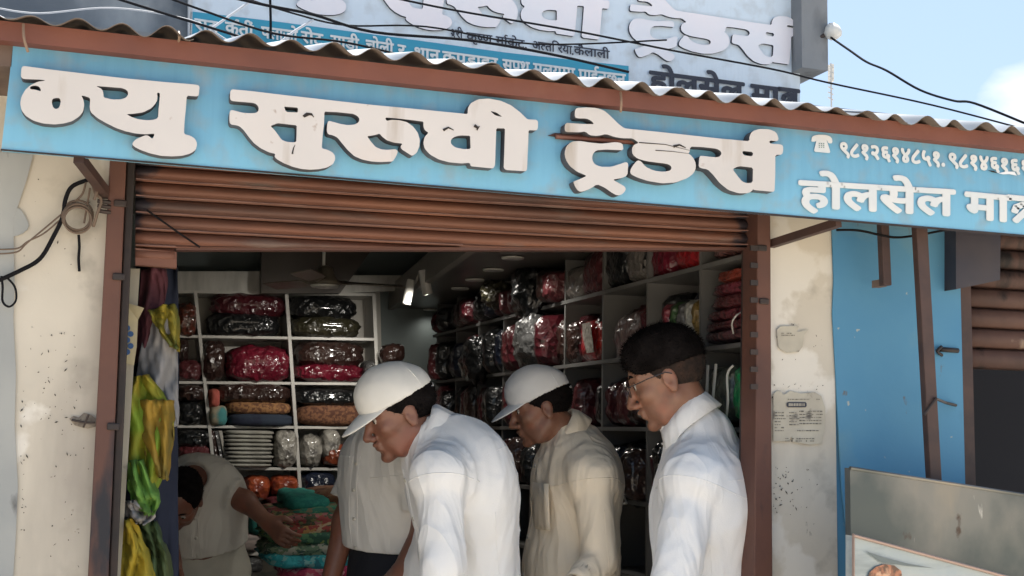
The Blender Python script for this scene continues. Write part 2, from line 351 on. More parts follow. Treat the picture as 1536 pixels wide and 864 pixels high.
# bottom plate at the left, and the straight bottom rail of the shutter
q = MB(); q.slab([U(203, 397, .02), U(265, 402, .02), U(265, 378, .02), U(203, 372, .02)], .02); build('bottom_plate', q, m_slat, sh)
q = MB(); q.hexa([U(264, 375, .03), U(1129, 375, .03), U(1129, 370.5, .03), U(264, 370.5, .03)], [U(264, 375, .03) + Vector((0, .03, 0)), U(1129, 375, .03) + Vector((0, .03, 0)), U(1129, 370.5, .03) + Vector((0, .03, 0)), U(264, 370.5, .03) + Vector((0, .03, 0))])
build('bottom_rail', q, M('rail_dark', (.10, .045, .035), rough=.5), sh)
q = MB(); q.tube([U(220, 315, .005), U(262, 345, .003), U(300, 371, .005)], .002, 6); build('pull_cord', q, m_wire, sh)
# pale inner strip left of the goods with a torn paper on it
st = thing('door_reveal_strip', U(180, 864, .06), 'pale grimy inner strip between left post and the hanging bags', 'door jamb')
m_strip = M('pale_strip', (.36, .33, .27), (.27, .25, .20), 6, rough=.8, spots=(((.08, .07, .06), 14, .62, .7, None),))
a_, b_, c_, d_ = U(188, 403, .06), U(210, 403, .06), U(150, 1000, .06), U(172, 1000, .06)
build('panel', MB().slab([c_, d_, b_, a_], .02), m_strip, st)
pp = MB(); pp.add([U(186, 452, .05), U(196, 456, .045), U(216, 462, .035), U(207, 480, .05), U(205, 520, .052), U(201, 548, .052), U(184, 544, .052), U(185, 490, .05)], [(0, 1, 3, 7), (1, 2, 3), (3, 4, 6, 7), (4, 5, 6)])
pc = build('torn_paper', pp, M('yellowed_paper', (.42, .36, .22), (.30, .27, .20), 14, rough=.9), solid=.001, label='torn yellowed paper with blue print pasted on the pale jamb strip', cat='paper')
for i in range(5):
    p = U(191 + i % 2 * 5, 492 + i * 9, .048); q = MB(); q.lathe(p, [(.006, 0), (.006, .001)], 8, (0, 1, 0)); build('blue_mark', q, M('blue_ink', (.03, .08, .2), rough=.8), None).parent = pc
    o = bpy.context.scene.collection.objects[-1]
    o.location = o.location - pc.location

# ================================================================ MAIN SIGN
YS = -.22
sg = thing('shop_sign', U(770, 290, YS), 'long light blue signboard with big raised cream lettering above the shutter', 'sign')
TL, TR, BR, BL = (20, 63), (1660, 237), (1660, 363), (2, 224)
def signq(Y, grow=0): return [U(*BL, Y), U(*BR, Y), U(*TR, Y), U(*TL, Y)]
zlo = U(770, 290, YS).z
m_sign = gradient_mat('sign_vinyl', [(0, (.21, .50, .67)), (.35, (.18, .44, .62)), (.75, (.12, .32, .48)), (1, (.09, .235, .38))], -.10, .33, rough=.45)  # printed blue fade, plus shade from beam and roof painted toward the top
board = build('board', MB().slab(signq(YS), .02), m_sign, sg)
# thin steel edge along the underside
e = MB(); e.hexa([U(1, 226, YS - .003), U(1660, 366, YS - .003), U(1660, 362.5, YS - .003), U(1, 223.2, YS - .003)], [U(1, 226, YS + .03), U(1660, 366, YS + .03), U(1660, 362.5, YS + .03), U(1, 223.2, YS + .03)])
build('edge_trim', e, m_darkmetal, sg)
def chaikin(P, n=1):
    for _ in range(n):
        Q = []
        for i in range(len(P)):
            a = P[i]; b = P[(i + 1) % len(P)]
            L_ = math.hypot(b[0] - a[0], b[1] - a[1]); k = min(.25, 9 / (L_ + 1e-6))
            Q += [(a[0] + (b[0] - a[0]) * k, a[1] + (b[1] - a[1]) * k), (a[0] + (b[0] - a[0]) * (1 - k), a[1] + (b[1] - a[1]) * (1 - k))]
        P = Q
    return P
Z1 = lambda p: (p[0] / 4.8, 80 + p[1] / 4.8)
Z2 = lambda p: (320 + p[0] / 5.908, 120 + p[1] / 5.908)
Z4 = lambda p: (810 + p[0] / 4.037, 140 + p[1] / 4.037)
LET = []      # (outer, holes) in photo pixels
LET.append(([Z1(p) for p in chaikin([(165,92),(155,105),(150,165),(160,180),(175,185),(300,190),(330,195),(270,205),(215,232),(180,265),(155,310),(145,360),(155,410),(185,450),(240,485),(310,505),(390,512),(460,505),(520,488),(570,455),(598,420),(607,370),(600,330),(583,302),(620,310),(650,322),(648,350),(645,395),(655,425),(700,465),(760,500),(830,535),(900,560),(980,578),(1050,583),(1115,577),(1098,618),(1075,598),(1055,588),(1020,600),(975,620),(950,650),(965,672),(1010,695),(1080,720),(1160,738),(1240,742),(1310,738),(1370,722),(1410,695),(1420,650),(1405,615),(1370,592),(1325,582),(1328,500),(1338,400),(1345,305),(1420,310),(1432,300),(1437,240),(1425,228),(1380,222),(1200,208),(900,180),(600,145),(350,115),(180,92)])],
    [[Z1(p) for p in chaikin(h)] for h in ([(375,330),(400,321),(430,322),(438,345),(430,385),(410,402),(385,395),(373,360)], [(690,235),(760,240),(880,250),(915,265),(925,290),(910,318),(870,332),(810,332),(745,318),(745,285),(735,258)], [(1130,282),(1152,285),(1148,345),(1142,400),(1138,465),(1110,478),(1060,482),(1000,475),(950,460),(910,438),(960,435),(1030,425),(1090,395),(1125,355),(1135,320)], [(216,240),(250,230),(285,240),(298,275),(255,262),(216,258)])]))
z3 = lambda pts: [(x + 1418, y + 59) for x, y in pts]
LET.append(([Z2(p) for p in chaikin([(165,82),(150,100),(148,165),(160,185),(200,190),(350,202),(385,215),(403,245),(400,275),(375,292),(330,295),(260,290),(200,275),(165,265),(150,270),(143,300),(143,370),(155,395),(200,400),(235,412),(270,445),(310,500),(360,560),(420,605),(490,640),(550,655),(543,680),(560,700),(620,735),(700,768),(780,788),(860,795),(940,790),(1010,775),(1060,745),(1080,705),(1078,670),(1055,640),(1010,618),(960,605),(968,500),(980,400),(985,280),(1100,285),(1240,300),(1280,320),(1297,350),(1285,378),(1250,395),(1190,400),(1120,388),(1060,370),(1020,362),(1010,385),(1005,450),(1015,480),(1060,490),(1100,510),(1140,560),(1190,620),(1250,675),(1320,705),(1400,722),(1480,727),(1590,722),(1618,679),(1636,634),(1618,612),(1538,619),(1490,615),(1440,595),(1400,550),(1362,498),(1420,490),(1475,475),(1493,499),(1538,534),(1598,554),(1678,564),(1658,589),(1668,614),(1763,674),(1803,644),(1826,589),(1830,529),(1813,469),(1773,414),(1718,374),(1648,356),(1578,352),(1536,364),(1521,332),(1618,339),(1748,354),(1863,369),(1861,409),(1873,444),(1908,467),(1873,504),(1861,559),(1873,609),(1918,659),(1998,704),(2088,729),(2198,739),(2273,734),(2280,764),(2478,784),(2496,759),(2503,559),(2508,427),(2585,429),(2578,659),(2573,779),(2593,797),(2768,809),(2780,794),(2790,559),(2794,444),(2863,447),(2876,429),(2878,369),(2863,352),(2783,349),(2718,284),(2638,224),(2548,184),(2438,164),(2348,171),(2283,204),(2256,249),(2254,302),(2118,289),(1818,259),(1418,222),(1000,175),(600,130),(350,100)])],
    [[Z2(p) for p in chaikin(h)] for h in ([(625,235),(750,245),(750,288),(645,283)], [(505,408),(570,382),(740,402),(735,550),(700,552),(650,548),(605,530),(570,480),(540,440)], z3([(858,435),(862,552),(800,553),(730,540),(695,515),(683,485),(700,455),(740,437),(780,432)]), z3([(1035,215),(1090,228),(1145,268),(1080,255)]))]))
LET.append(([Z4(p) for p in chaikin([(155,178),(148,215),(155,234),(240,236),(275,230),(300,254),(350,258),(400,246),(450,264),(500,272),(560,272),(600,300),(570,310),(556,335),(560,370),(590,395),(640,410),(700,418),(760,425),(790,435),(798,455),(785,470),(740,475),(690,468),(640,445),(610,410),(590,405),(560,440),(545,470),(550,490),(590,510),(650,530),(740,545),(820,540),(890,515),(930,485),(945,450),(940,410),(920,380),(895,362),(905,360),(910,322),(980,325),(1070,335),(1095,350),(1100,370),(1080,388),(1040,385),(975,378),(965,385),(960,445),(980,455),(1015,460),(1045,490),(1090,545),(1140,585),(1200,605),(1260,605),(1285,590),(1293,575),(1290,585),(1420,597),(1425,480),(1425,372),(1465,372),(1473,350),(1472,315),(1450,308),(1400,305),(1388,298),(1392,285),(1440,290),(1445,270),(1430,235),(1390,218),(1330,215),(1285,230),(1268,260),(1268,290),(1100,275),(800,242),(510,212),(470,180),(430,140),(390,105),(340,88),(280,85),(225,88),(212,100),(210,145),(230,152),(280,152),(310,165),(330,187),(250,185)])],
    [[Z4(p) for p in chaikin(h)] for h in ([(1223,348),(1290,355),(1288,382),(1232,375)], [(1165,458),(1205,440),(1290,450),(1288,540),(1255,545),(1225,535),(1200,505)])]))
LET.append(([Z4(p) for p in chaikin([(500,303),(505,345),(400,340),(340,345),(318,370),(315,400),(330,430),(370,445),(430,445),(480,430),(520,415),(535,425),(530,495),(500,512),(440,522),(480,545),(515,565),(520,585),(500,610),(470,620),(440,605),(390,570),(345,550),(310,575),(260,595),(235,595),(215,570),(200,535),(215,530),(285,500),(225,475),(180,440),(155,400),(148,360),(160,320),(190,293),(240,288),(300,298),(370,305),(460,295)])], []))
def poly_extrude(outer, holes, pt, dv):
    rings = [outer] + list(holes)
    flat = [pt(p) for r in rings for p in r]
    tris = tessellate_polygon([[Vector((p[0], -p[1], 0)) for p in r] for r in rings])
    n = len(flat); front = MB(); front.add(flat, [t for t in tris])
    side = MB(); side.add(flat + [p + dv for p in flat], [])
    o = 0
    for r in rings:
        k = len(r)
        side.f += [(o + i, o + (i + 1) % k, n + o + (i + 1) % k, n + o + i) for i in range(k)]; o += k
    side.f += [tuple(n + i for i in t) for t in tris]
    return front, side
LT = .027
for outer, holes in LET:
    f_, s_ = poly_extrude(outer, holes, lambda p: U(p[0], p[1], YS - LT), Vector((0, LT - .001, 0)))
    lo_ = build('raised_letter', f_, m_letter, sg)
    sub_build('letter_side', s_, m_letter_side, lo_)
# torn gash through the vinyl and letter with ragged lips, behind it the rusty frame
gash = [Z4(p) for p in [(45,256),(90,240),(160,244),(240,243),(272,236),(300,256),(350,262),(400,250),(450,268),(500,278),(560,278),(585,292),(610,300),(560,302),(500,303),(460,296),(370,303),(300,296),(240,288),(180,275),(100,266)]]
f_, s_ = poly_extrude(gash, [], lambda p: U(p[0], p[1], YS - .004), Vector((0, .003, 0)))
gs = build('torn_gash', f_, M('gash_dark', (.03, .017, .014), (.10, .04, .028), 16, rough=.8), sg)
for pts, mt in (([(95,262),(180,268),(330,280),(480,290),(590,298)], m_beam),):
    q = MB(); q.tube([U(*Z4(p), YS - .008) for p in pts], .005, 6); sub_build('exposed_frame_bar', q, mt, gs)
m_charred = M('charred', (.03, .024, .022), rough=.9)
def scratch(pts, zf, Y, r=.0018, root=sg, mat=None):
    q = MB(); q.tube([U(*zf(p), Y) for p in pts], r, 5, r2=r * .3); build('tear', q, mat or m_charred, root)
YL = YS - LT - .0005
scratch([(800,325),(830,298),(870,300),(890,330)], Z2, YL, .003)
scratch([(808,318),(850,305),(880,312)], Z2, YL, .003)
scratch([(700,655),(712,600),(725,575)], Z2, YL, .0016)
scratch(z3([(620,385),(665,362),(712,385)]), Z2, YL, .0028)
scratch(z3([(895,345),(925,365),(915,385),(940,350)]), Z2, YL, .0035)
scratch([(808,322),(845,312),(882,330)], Z4, YL, .003)
scratch([(600,298),(760,310),(905,345)], Z4, YL, .0012)
scratch([(700,345),(800,352),(900,365)], Z4, YL, .001)
scratch([(945,330),(1030,325),(1060,340)], Z4, YS - .004, .0022, mat=M('torn_red', (.35, .10, .08)))

# ---------------------------------------------------------------- lettering with the built-in face, mark by mark
_gc = {}
def _glyph_raw(s):
    cu = bpy.data.curves.new('tmp', 'FONT'); cu.body = s; cu.size = 1; cu.resolution_u = 3
    ob = bpy.data.objects.new('tmp', cu); SC.collection.objects.link(ob)
    dg = bpy.context.evaluated_depsgraph_get(); me = ob.evaluated_get(dg).to_mesh()
    v = [tuple(x.co[:2]) for x in me.vertices]; f = [tuple(p.vertices) for p in me.polygons]
    ob.evaluated_get(dg).to_mesh_clear(); bpy.data.objects.remove(ob); bpy.data.curves.remove(cu)
    return v, f
def glyph(ch):
    if ch in _gc: return _gc[ch]
    v, f = _glyph_raw(ch)
    v1, _ = _glyph_raw('|'); base = min(p[0] for p in v1)
    v2, _ = _glyph_raw('|' + ch + '|'); adv = max(p[0] for p in v2) - max(p[0] for p in v1)
    v3, _ = _glyph_raw('||'); adv -= max(p[0] for p in v3) - max(p[0] for p in v1)
    _gc[ch] = (v, f, adv); return _gc[ch]
def strokes(lines, wd):
    v, f = [], []
    for ln in lines:
        for i in range(len(ln) - 1):
            a = Vector(ln[i]); b = Vector(ln[i + 1]); t = (b - a).normalized(); nn = Vector((-t.y, t.x)) * wd / 2; e_ = t * wd * .25
            o = len(v); v += [tuple(a - nn - e_), tuple(b - nn + e_), tuple(b + nn + e_), tuple(a + nn - e_)]; f.append((o, o + 1, o + 2, o + 3))
    return v, f
def clip_x(v, f, x):
    bm = bmesh.new(); vs = [bm.verts.new((a, b, 0)) for a, b in v]
    for q in f:
        try: bm.faces.new([vs[i] for i in q])
        except ValueError: pass
    bmesh.ops.bisect_plane(bm, geom=bm.verts[:] + bm.edges[:] + bm.faces[:], plane_co=(x, 0, 0), plane_no=(1, 0, 0), clear_outer=True)
    bm.verts.ensure_lookup_table(); bm.verts.index_update()
    r = ([(q.co.x, q.co.y) for q in bm.verts], [tuple(q.index for q in fc.verts) for fc in bm.faces]); bm.free(); return r
def dev(text):
    """text in visual order; '~' before a letter asks for its half form; T is the ta-ra conjunct; R a hook above; / the ra slash"""
    V, F, x = [], [], 0.0; i = 0
    while i < len(text):
        ch = text[i]; half = False
        if ch == '~': half = True; i += 1; ch = text[i]
        if ch == 'T':
            v, f = strokes([[(-.02, .605), (.56, .605)], [(.45, .6), (.45, 0)], [(.45, .43), (.25, .45), (.13, .38), (.1, .27)], [(.40, .40), (.12, .04)]], .075); adv = .54
        elif ch == 'R':
            v, f = strokes([[(-.12, .62), (-.2, .72), (-.13, .82), (-.02, .8)]], .06); adv = 0
        elif ch == '/':
            v, f = strokes([[(-.16, .26), (-.38, .08)]], .06); adv = 0
        elif ch == ' ': v, f, adv = [], [], .27
        else: v, f, adv = glyph(ch)
        if half:
            adv = adv - .17; v, f = clip_x(v, f, adv)
        o = len(V); V += [(a + x, b) for a, b in v]; F += [tuple(j + o for j in q) for q in f]; x += adv; i += 1
    return V, F, x
def print_text(text, p0, p1, hpx, Y, mat, root, bold=.02, name='lettering', shear=0):
    """p0,p1: baseline start and end in the photograph; hpx: height of the head line above the baseline"""
    V, F, adv = dev(text)
    du = ((p1[0] - p0[0]) / adv, (p1[1] - p0[1]) / adv); s = hpx / .62
    q = MB(); k = 0
    for (ox, oy) in ((0, 0), (bold, 0), (-bold, 0), (0, bold), (0, -bold), (bold * .7, bold * .7), (-bold * .7, -bold * .7), (bold * .7, -bold * .7), (-bold * .7, bold * .7)):
        pts = [U(p0[0] + (a + ox) * du[0] + (b + oy) * shear, p0[1] + (a + ox) * du[1] - (b + oy) * s, Y - .00012 * k) for a, b in V]
        q.add(pts, F); k += 1
        if not bold: break
    return build(name, q, mat, root)
print_text('होलसेल', (1200, 309), (1430, 323), 37, YS - .003, m_print_white, sg, .035)
print_text('माT', (1449, 326), (1556, 336), 37, YS - .003, m_print_white, sg, .035)
print_text('९८१२६१४८५१.', (1259, 233), (1418, 249), 19, YS - .003, m_print_white, sg, .045)
print_text('९८१४६१६१', (1422, 249), (1545, 261), 19, YS - .003, m_print_white, sg, .045)
# telephone symbol
Z5 = lambda p: (1180 + p[0] / 4.315, 180 + p[1] / 4.315)
for name, pts in (('telephone_symbol', [(195,120),(255,122),(270,165),(285,215),(175,205),(185,165)]), ('receiver_symbol', [(160,128),(165,105),(200,95),(260,97),(292,112),(298,150),(270,152),(262,130),(235,122),(200,120),(190,140),(160,140)])):
    f_, s_ = poly_extrude([Z5(p) for p in chaikin(pts)], [], lambda p: U(p[0], p[1], YS - .003), Vector((0, .002, 0))); build(name, f_, m_print_white, sg)
q = MB()
for i in range(3):
    for j in range(3):
        a = Z5((212 + 14 * j, 152 + 12 * i)); q.add([U(a[0] + dx, a[1] + dy, YS - .0045) for dx, dy in ((-.8, -.7), (.8, -.7), (.8, .7), (-.8, .7))], [(0, 1, 2, 3)])
build('telephone_keys', q, M('key_green', (.10, .2, .18)), sg)
# slivers of pale backing where the vinyl has pulled off the frame
m_sliver = M('bare_white_sheet', (.78, .80, .82), rough=.4)
for a, b in (((508, 85), (762, 118)), ((772, 114), (895, 132)), ((905, 128), (990, 140)), ((1000, 137), (1085, 150)), ((1210, 158), (1335, 174)), ((1365, 176), (1536, 196))):
    pa, pb = Z5(a), Z5(b); q = MB(); q.add([U(pa[0], pa[1] + 1.6, YS - .0035), U(pb[0], pb[1] + 1.2, YS - .0035), U(pb[0], pb[1] - 1.2, YS - .0035), U(pa[0], pa[1] - 1.8, YS - .0035)], [(0, 1, 2, 3)]); build('peeled_sliver', q, m_sliver, sg)
q = MB(); q.add([U(*Z5(p), YS - .004) for p in [(1370, 345), (1420, 333), (1475, 335), (1490, 360), (1440, 350), (1400, 352)]], [(0, 1, 2, 3, 4, 5)]); build('peeled_sliver', q, m_sliver, sg)
q = MB(); q.add([U(*Z5(p), YS - .004) for p in [(1300, 325), (1340, 328), (1370, 345), (1330, 338)]], [(0, 1, 2, 3)]); build('tear', q, m_charred, sg)

# beam above the sign
bm_ = thing('front_beam', U(770, 150, YS - .03), 'long reddish brown steel beam running above the blue signboard', 'beam')
def yb1(x): return 60 + .1075 * x     # lower edge
def yb0(x): return 30.5 + .1125 * x      # upper edge
q = MB(); xs_ = [-260, 200, 640, 1080, 1500, 1760]
for i in range(len(xs_) - 1):
    a, b = xs_[i], xs_[i + 1]
    fq = [U(a, yb1(a), YS - .03), U(b, yb1(b), YS - .03), U(b, yb0(b), YS - .03), U(a, yb0(a), YS - .03)]
    bk = [p + Vector((0, .05, 0)) for p in fq]; o = len(q.v)
    q.hexa(fq, bk)
build('beam', q, m_beam, bm_)
q = MB(); q.hexa([U(-260, yb1(-260) + 3, YS - .012), U(1760, yb1(1760) + 3, YS - .012), U(1760, yb1(1760) - 2, YS - .012), U(-260, yb1(-260) - 2, YS - .012)], [p + Vector((0, .03, 0)) for p in [U(-260, yb1(-260) + 3, YS - .012), U(1760, yb1(1760) + 3, YS - .012), U(1760, yb1(1760) - 2, YS - .012), U(-260, yb1(-260) - 2, YS - .012)]])
build('beam_lip', q, m_darkmetal, bm_)
for (a, b, c2, d2) in ((35, 36, 42, 78), (268, 48, 268, 62), (931, 138, 931, 168)):
    q = MB(); q.tube(cat_path([U(a, b, YS - .04), U(a + 1, (b + d2) / 2, YS - .05), U(c2, d2, YS - .04)], 4), .0025, 6); build('tie_wire', q, M('rusty_wire', (.25, .17, .12), rough=.6), bm_)
# end plate at the left where the beam meets the wall
build('end_block', MB().hexa([U(-60, 95, YS), U(17, 100, YS), U(20, 62, YS), U(-60, 55, YS)], [Vector((p.x, .0, p.z)) for p in [U(-60, 95, YS), U(17, 100, YS), U(20, 62, YS), U(-60, 55, YS)]]), m_sheet_under, bm_)

# corrugated roof
rf = thing('corrugated_roof', U(770, 110, YS), 'weathered corrugated metal canopy roof above the brown beam', 'roof')
xa, xz = U(-260, 20, YS - .06).x, U(1800, 225, YS - .06).x
def roof_sheet(x0, x1, lift, seed):
    n = int((x1 - x0) / .0062); top = []
    back = []
    yE = YS - .06
    for i in range(n + 1):
        x = x0 + (x1 - x0) * i / n
        lam = .078
        ph = 2 * math.pi * x / lam + .6 * math.sin(x * 2.1 + seed)
        am = .0095 + .002 * math.sin(x * 5 + seed) + .0015 * math.sin(x * 11 + seed * 2)
        # beam top height at this x, read from the line of the beam
        p0 = U(-260, yb0(-260), yE); p1 = U(1760, yb0(1760), yE); t = (x - p0.x) / (p1.x - p0.x)
        zb = p0.z + (p1.z - p0.z) * t + .0105 + lift + .004 * math.sin(x * 3.3)
        a = Vector((x, yE + .006 * math.sin(x * 40 + seed), zb + am * math.sin(ph)))
        b = Vector((x, .60, zb + am * math.sin(ph) + (.60 - yE) * math.tan(math.radians(15.2))))
        top.append(a); back.append(b)
    return top, back
splits = [xa, U(288, 50, YS).x, U(735, 110, YS).x, U(1010, 130, YS).x, U(1275, 160, YS).x, xz]
for i in range(len(splits) - 1):
    t_, b_ = roof_sheet(splits[i] - .012, splits[i + 1], .0035 * (i % 2), i)
    mid = [a.lerp(b, .5) for a, b in zip(t_, b_)]
    q = MB(); q.grid([t_, mid, b_])
    o = build('roof_sheet', q, [m_sheet_under, m_sheet_top], rf, smooth=True)
    sdm = o.modifiers.new('s', 'SOLIDIFY'); sdm.thickness = .0015; sdm.offset = 1; sdm.material_offset = 0
# use a two-sided look: top bright zinc, underside rust
def two_side(name, top, under):
    m = bpy.data.materials.new(name); m.use_nodes = True; t = m.node_tree; n = t.nodes; l = t.links
    b = n['Principled BSDF']; g_ = n.new('ShaderNodeNewGeometry'); s = n.new('ShaderNodeSeparateXYZ'); l.new(g_.outputs['True Normal'], s.inputs[0])
    bf = n.new('ShaderNodeMath'); bf.operation = 'MULTIPLY_ADD'; l.new(g_.outputs['Backfacing'], bf.inputs[0]); bf.inputs[1].default_value = -2; bf.inputs[2].default_value = 1
    mu = n.new('ShaderNodeMath'); mu.operation = 'MULTIPLY'; l.new(s.outputs['Z'], mu.inputs[0]); mu.inputs[1].default_value = 1
    gt = n.new('ShaderNodeMath'); gt.operation = 'GREATER_THAN'; l.new(mu.outputs[0], gt.inputs[0]); gt.inputs[1].default_value = 0
    nz = n.new('ShaderNodeTexNoise'); nz.inputs['Scale'].default_value = 12; nz.inputs['Detail'].default_value = 6
    tcx = n.new('ShaderNodeTexCoord'); l.new(tcx.outputs['Object'], nz.inputs['Vector'])
    cr = n.new('ShaderNodeMix'); cr.data_type = 'RGBA'; l.new(nz.outputs['Fac'], cr.inputs[0]); cr.inputs[6].default_value = (*[c * .6 for c in under], 1); cr.inputs[7].default_value = (*[c * 1.35 for c in under], 1)
    mm = n.new('ShaderNodeMix'); mm.data_type = 'RGBA'; l.new(gt.outputs[0], mm.inputs[0]); l.new(cr.outputs[2], mm.inputs[6]); mm.inputs[7].default_value = (*top, 1)
    l.new(mm.outputs[2], b.inputs['Base Color']); b.inputs['Roughness'].default_value = .55
    return m
m_two = two_side('weathered_zinc', (.30, .33, .37), (.125, .098, .082))
for o in rf.children: o.data.materials.clear(); o.data.materials.append(m_two)

# brackets under the sign
m_oldblue = M('old_pale_paint', (.22, .33, .32), (.16, .28, .30), 6, rough=.9)
q = MB(); _pp = [(1340, 336), (1437, 336), (1437, 420), (1432, 392), (1426, 372), (1418, 362), (1402, 366), (1390, 358), (1376, 366), (1360, 352), (1346, 356)]
f_, s_ = poly_extrude([(a, b) for a, b in _pp], [], lambda p: U(p[0], p[1], .0015), Vector((0, .002, 0))); build('paint_patch', f_, m_oldblue, nb)
for nm, a, b, Ya, Yb, r, lab in (('sign_bracket', (118, 237), (160, 292), YS + .01, -.01, .009, 'dark iron bracket under the left end of the blue sign'),
                              ('sign_bracket', (1258, 334), (1157, 366), YS + .01, -.01, .009, 'dark iron bracket under the sign beside the cream right pillar')):
    p, q_ = U(*a, Ya), U(*b, Yb); dv = (q_ - p).normalized(); up = Vector((0, 0, 1)); sd_ = dv.cross(up).normalized() * r
    upv = sd_.cross(dv).normalized() * r
    q = MB(); q.hexa([p - sd_ - upv, p + sd_ - upv, p + sd_ + upv, p - sd_ + upv], [q_ - sd_ - upv, q_ + sd_ - upv, q_ + sd_ + upv, q_ - sd_ + upv])
    build(nm, q, m_browniron, label=lab, cat='bracket')
# hanging tubes at the right
for lab, x0, y0, x1, y1, wpx, Y in (('long dark square pipe hanging under the sign in front of the blue wall', 1383, 338, 1405, 724, 17, -.16), ('short dark pipe stub hanging under the sign against the blue wall', 1328, 334, 1332, 428, 12, -.10)):
    q = MB(); fq = [U(x1 - wpx / 2, y1, Y), U(x1 + wpx / 2, y1, Y), U(x0 + wpx / 2, y0, Y), U(x0 - wpx / 2, y0, Y)]
    dd = .02; q.hexa(fq, [p + Vector((0, dd, 0)) for p in fq])
    r = thing('hanging_pipe', U(x1, y1, Y), lab, 'pipe'); build('pipe', q, m_browniron, r, bevel=.002)
    if wpx == 12:
        fq = [U(1319, 430, Y + .02), U(1330, 430, Y + .02), U(1330, 419, Y + .02), U(1319, 419, Y + .02)]; build('bracket_foot', MB().slab(fq, .03), m_sheet_under, r)
    else:
        q = MB(); q.tube([U(1386, 622, Y - .004), U(1404, 598, Y - .006), U(1418, 604, -.05), U(1434, 608, -.01)], .0035, 6); build('tie_rod', q, m_darkmetal, r)

# ================================================================ UPPER STOREY
up = thing('upper_storey', (1.2, .8, 2.3), 'grey concrete upper storey rising behind the corrugated roof', 'building')
YU = .70
z0u = 2.45
xu = U(1242, 80, .64).x; xu0 = U(1203, 80, .64).x
build('wall', MB().box(-2.6, xu0, .74, 1.1, 2.402, 3.5), m_concrete_l, up)
build('column', MB().box(xu0, xu, .64, 1.1, 2.5, 3.5), m_concrete, up)
zl_ = U(1252, 9, .80).z
build('ledge', MB().hexa([(xu + .001, .62, zl_ - .03), (xu + .05, .70, zl_ + .05), (xu + .05, .70, zl_ + .2), (xu + .001, .62, zl_ + .2)], [(xu + .001, 1.1, zl_ - .03), (xu + .05, 1.1, zl_ + .05), (xu + .05, 1.1, zl_ + .2), (xu + .001, 1.1, zl_ + .2)]), m_concrete, up)
us = thing('upper_sign', U(740, 100, YU), 'pale upper signboard with faded raised letters behind the canopy roof', 'sign')
ub = [(286, -60), (1201, 4), (1201, 162), (284, 62)]
UTL, UTR, UBR, UBL = (288, -110), (1200, -10), (1200, 250), (284, 160)
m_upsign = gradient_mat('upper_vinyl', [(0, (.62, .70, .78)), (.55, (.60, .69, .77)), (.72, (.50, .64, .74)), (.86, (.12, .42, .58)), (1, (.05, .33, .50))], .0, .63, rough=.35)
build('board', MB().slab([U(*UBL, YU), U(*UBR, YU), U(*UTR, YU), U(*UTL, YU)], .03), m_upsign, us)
build('frame_edge', MB().hexa([U(281, 170, YU - .004), U(287, 170, YU - .004), U(290, -110, YU - .004), U(284, -110, YU - .004)], [p + Vector((0, .04, 0)) for p in [U(281, 170, YU - .004), U(287, 170, YU - .004), U(290, -110, YU - .004), U(284, -110, YU - .004)]]), M('white_trim', (.5, .52, .54)), us)
# same lettering again, smaller in view: least squares map from the lower board
src = [(846.6, 184), (1174.6, 216.7), (1161.5, 287.8), (790.5, 254), (465.6, 254.6), (258, 234.6)]
dst = [(944, 5), (1198, 44), (1185.6, 96), (894, 57.5), (648.7, 45.4), (492.7, 22.8)]
A = np.array([[a, b, 1] for a, b in src]); Bm = np.array(dst); K, *_ = np.linalg.lstsq(A, Bm, rcond=None)
def upm(p): r = np.array([p[0], p[1], 1]) @ K; return (float(r[0]), float(r[1]))
for i, (outer, holes) in enumerate(LET):
    f_, s_ = poly_extrude(outer, holes if i != 0 else holes[:3], lambda p: U(*upm(p), YU - .010), Vector((0, .009, 0)))
    o = build('raised_letter', f_, m_upletter, us); sub_build('letter_side', s_, m_print_black, o)
# blue strip with white words
sp = [(286, 17), (420, 33), (600, 57), (760, 79), (943, 99), (943, 150), (760, 130), (600, 112), (420, 92), (284, 72)]
f_, s_ = poly_extrude(sp, [], lambda p: U(p[0], p[1], YU - .004), Vector((0, .003, 0)))
build('blue_strip', f_, M('strip_blue', (.03, .27, .42), (.035, .30, .44), 5, rough=.4), us)
YT = YU - .007
for tx, a, b in (('सुट', (292, 44), (326, 49)), ('कुRतीं', (338, 49), (380, 55)), ('प्लाजो'.replace('्', ''), (392, 56), (446, 63)), ('सेट', (452, 63), (484, 68)), ('साडी', (496, 69), (538, 75)), ('चोली', (549, 76), (590, 82)), ('र', (597, 83), (608, 85)),
                 ('थान', (621, 87), (659, 92)), ('कपडाहरु', (664, 93), (746, 104)), ('सुपथ', (754, 105), (794, 110)), ('मूल्यमा'.replace('्', ''), (800, 111), (862, 119)), ('पाईन्छन'.replace('्', ''), (868, 120), (938, 128))):
    print_text(tx, a, b, 16, YT, m_print_white, us, .03)
for tx, a, b in (('~श/रीं'.replace('ं', ''), (676, 55), (694, 58)), ('कृ~षण', (700, 60), (738, 65)), ('माRकेट.', (744, 66), (791, 73)), ('अ~ततरिया'.replace('रि', 'िर'), (798, 73), (858, 81)), ('.', (857, 82), (861, 82)), ('कैलाली', (861, 81), (914, 88))):
    print_text(tx, a, b, 11.5, YT, m_print_black, us, .022)
print_text('होलसेल', (975, 134), (1115, 152), 27, YT, m_print_black, us, .035)
print_text('माT', (1127, 154), (1197, 163), 27, YT, m_print_black, us, .035)

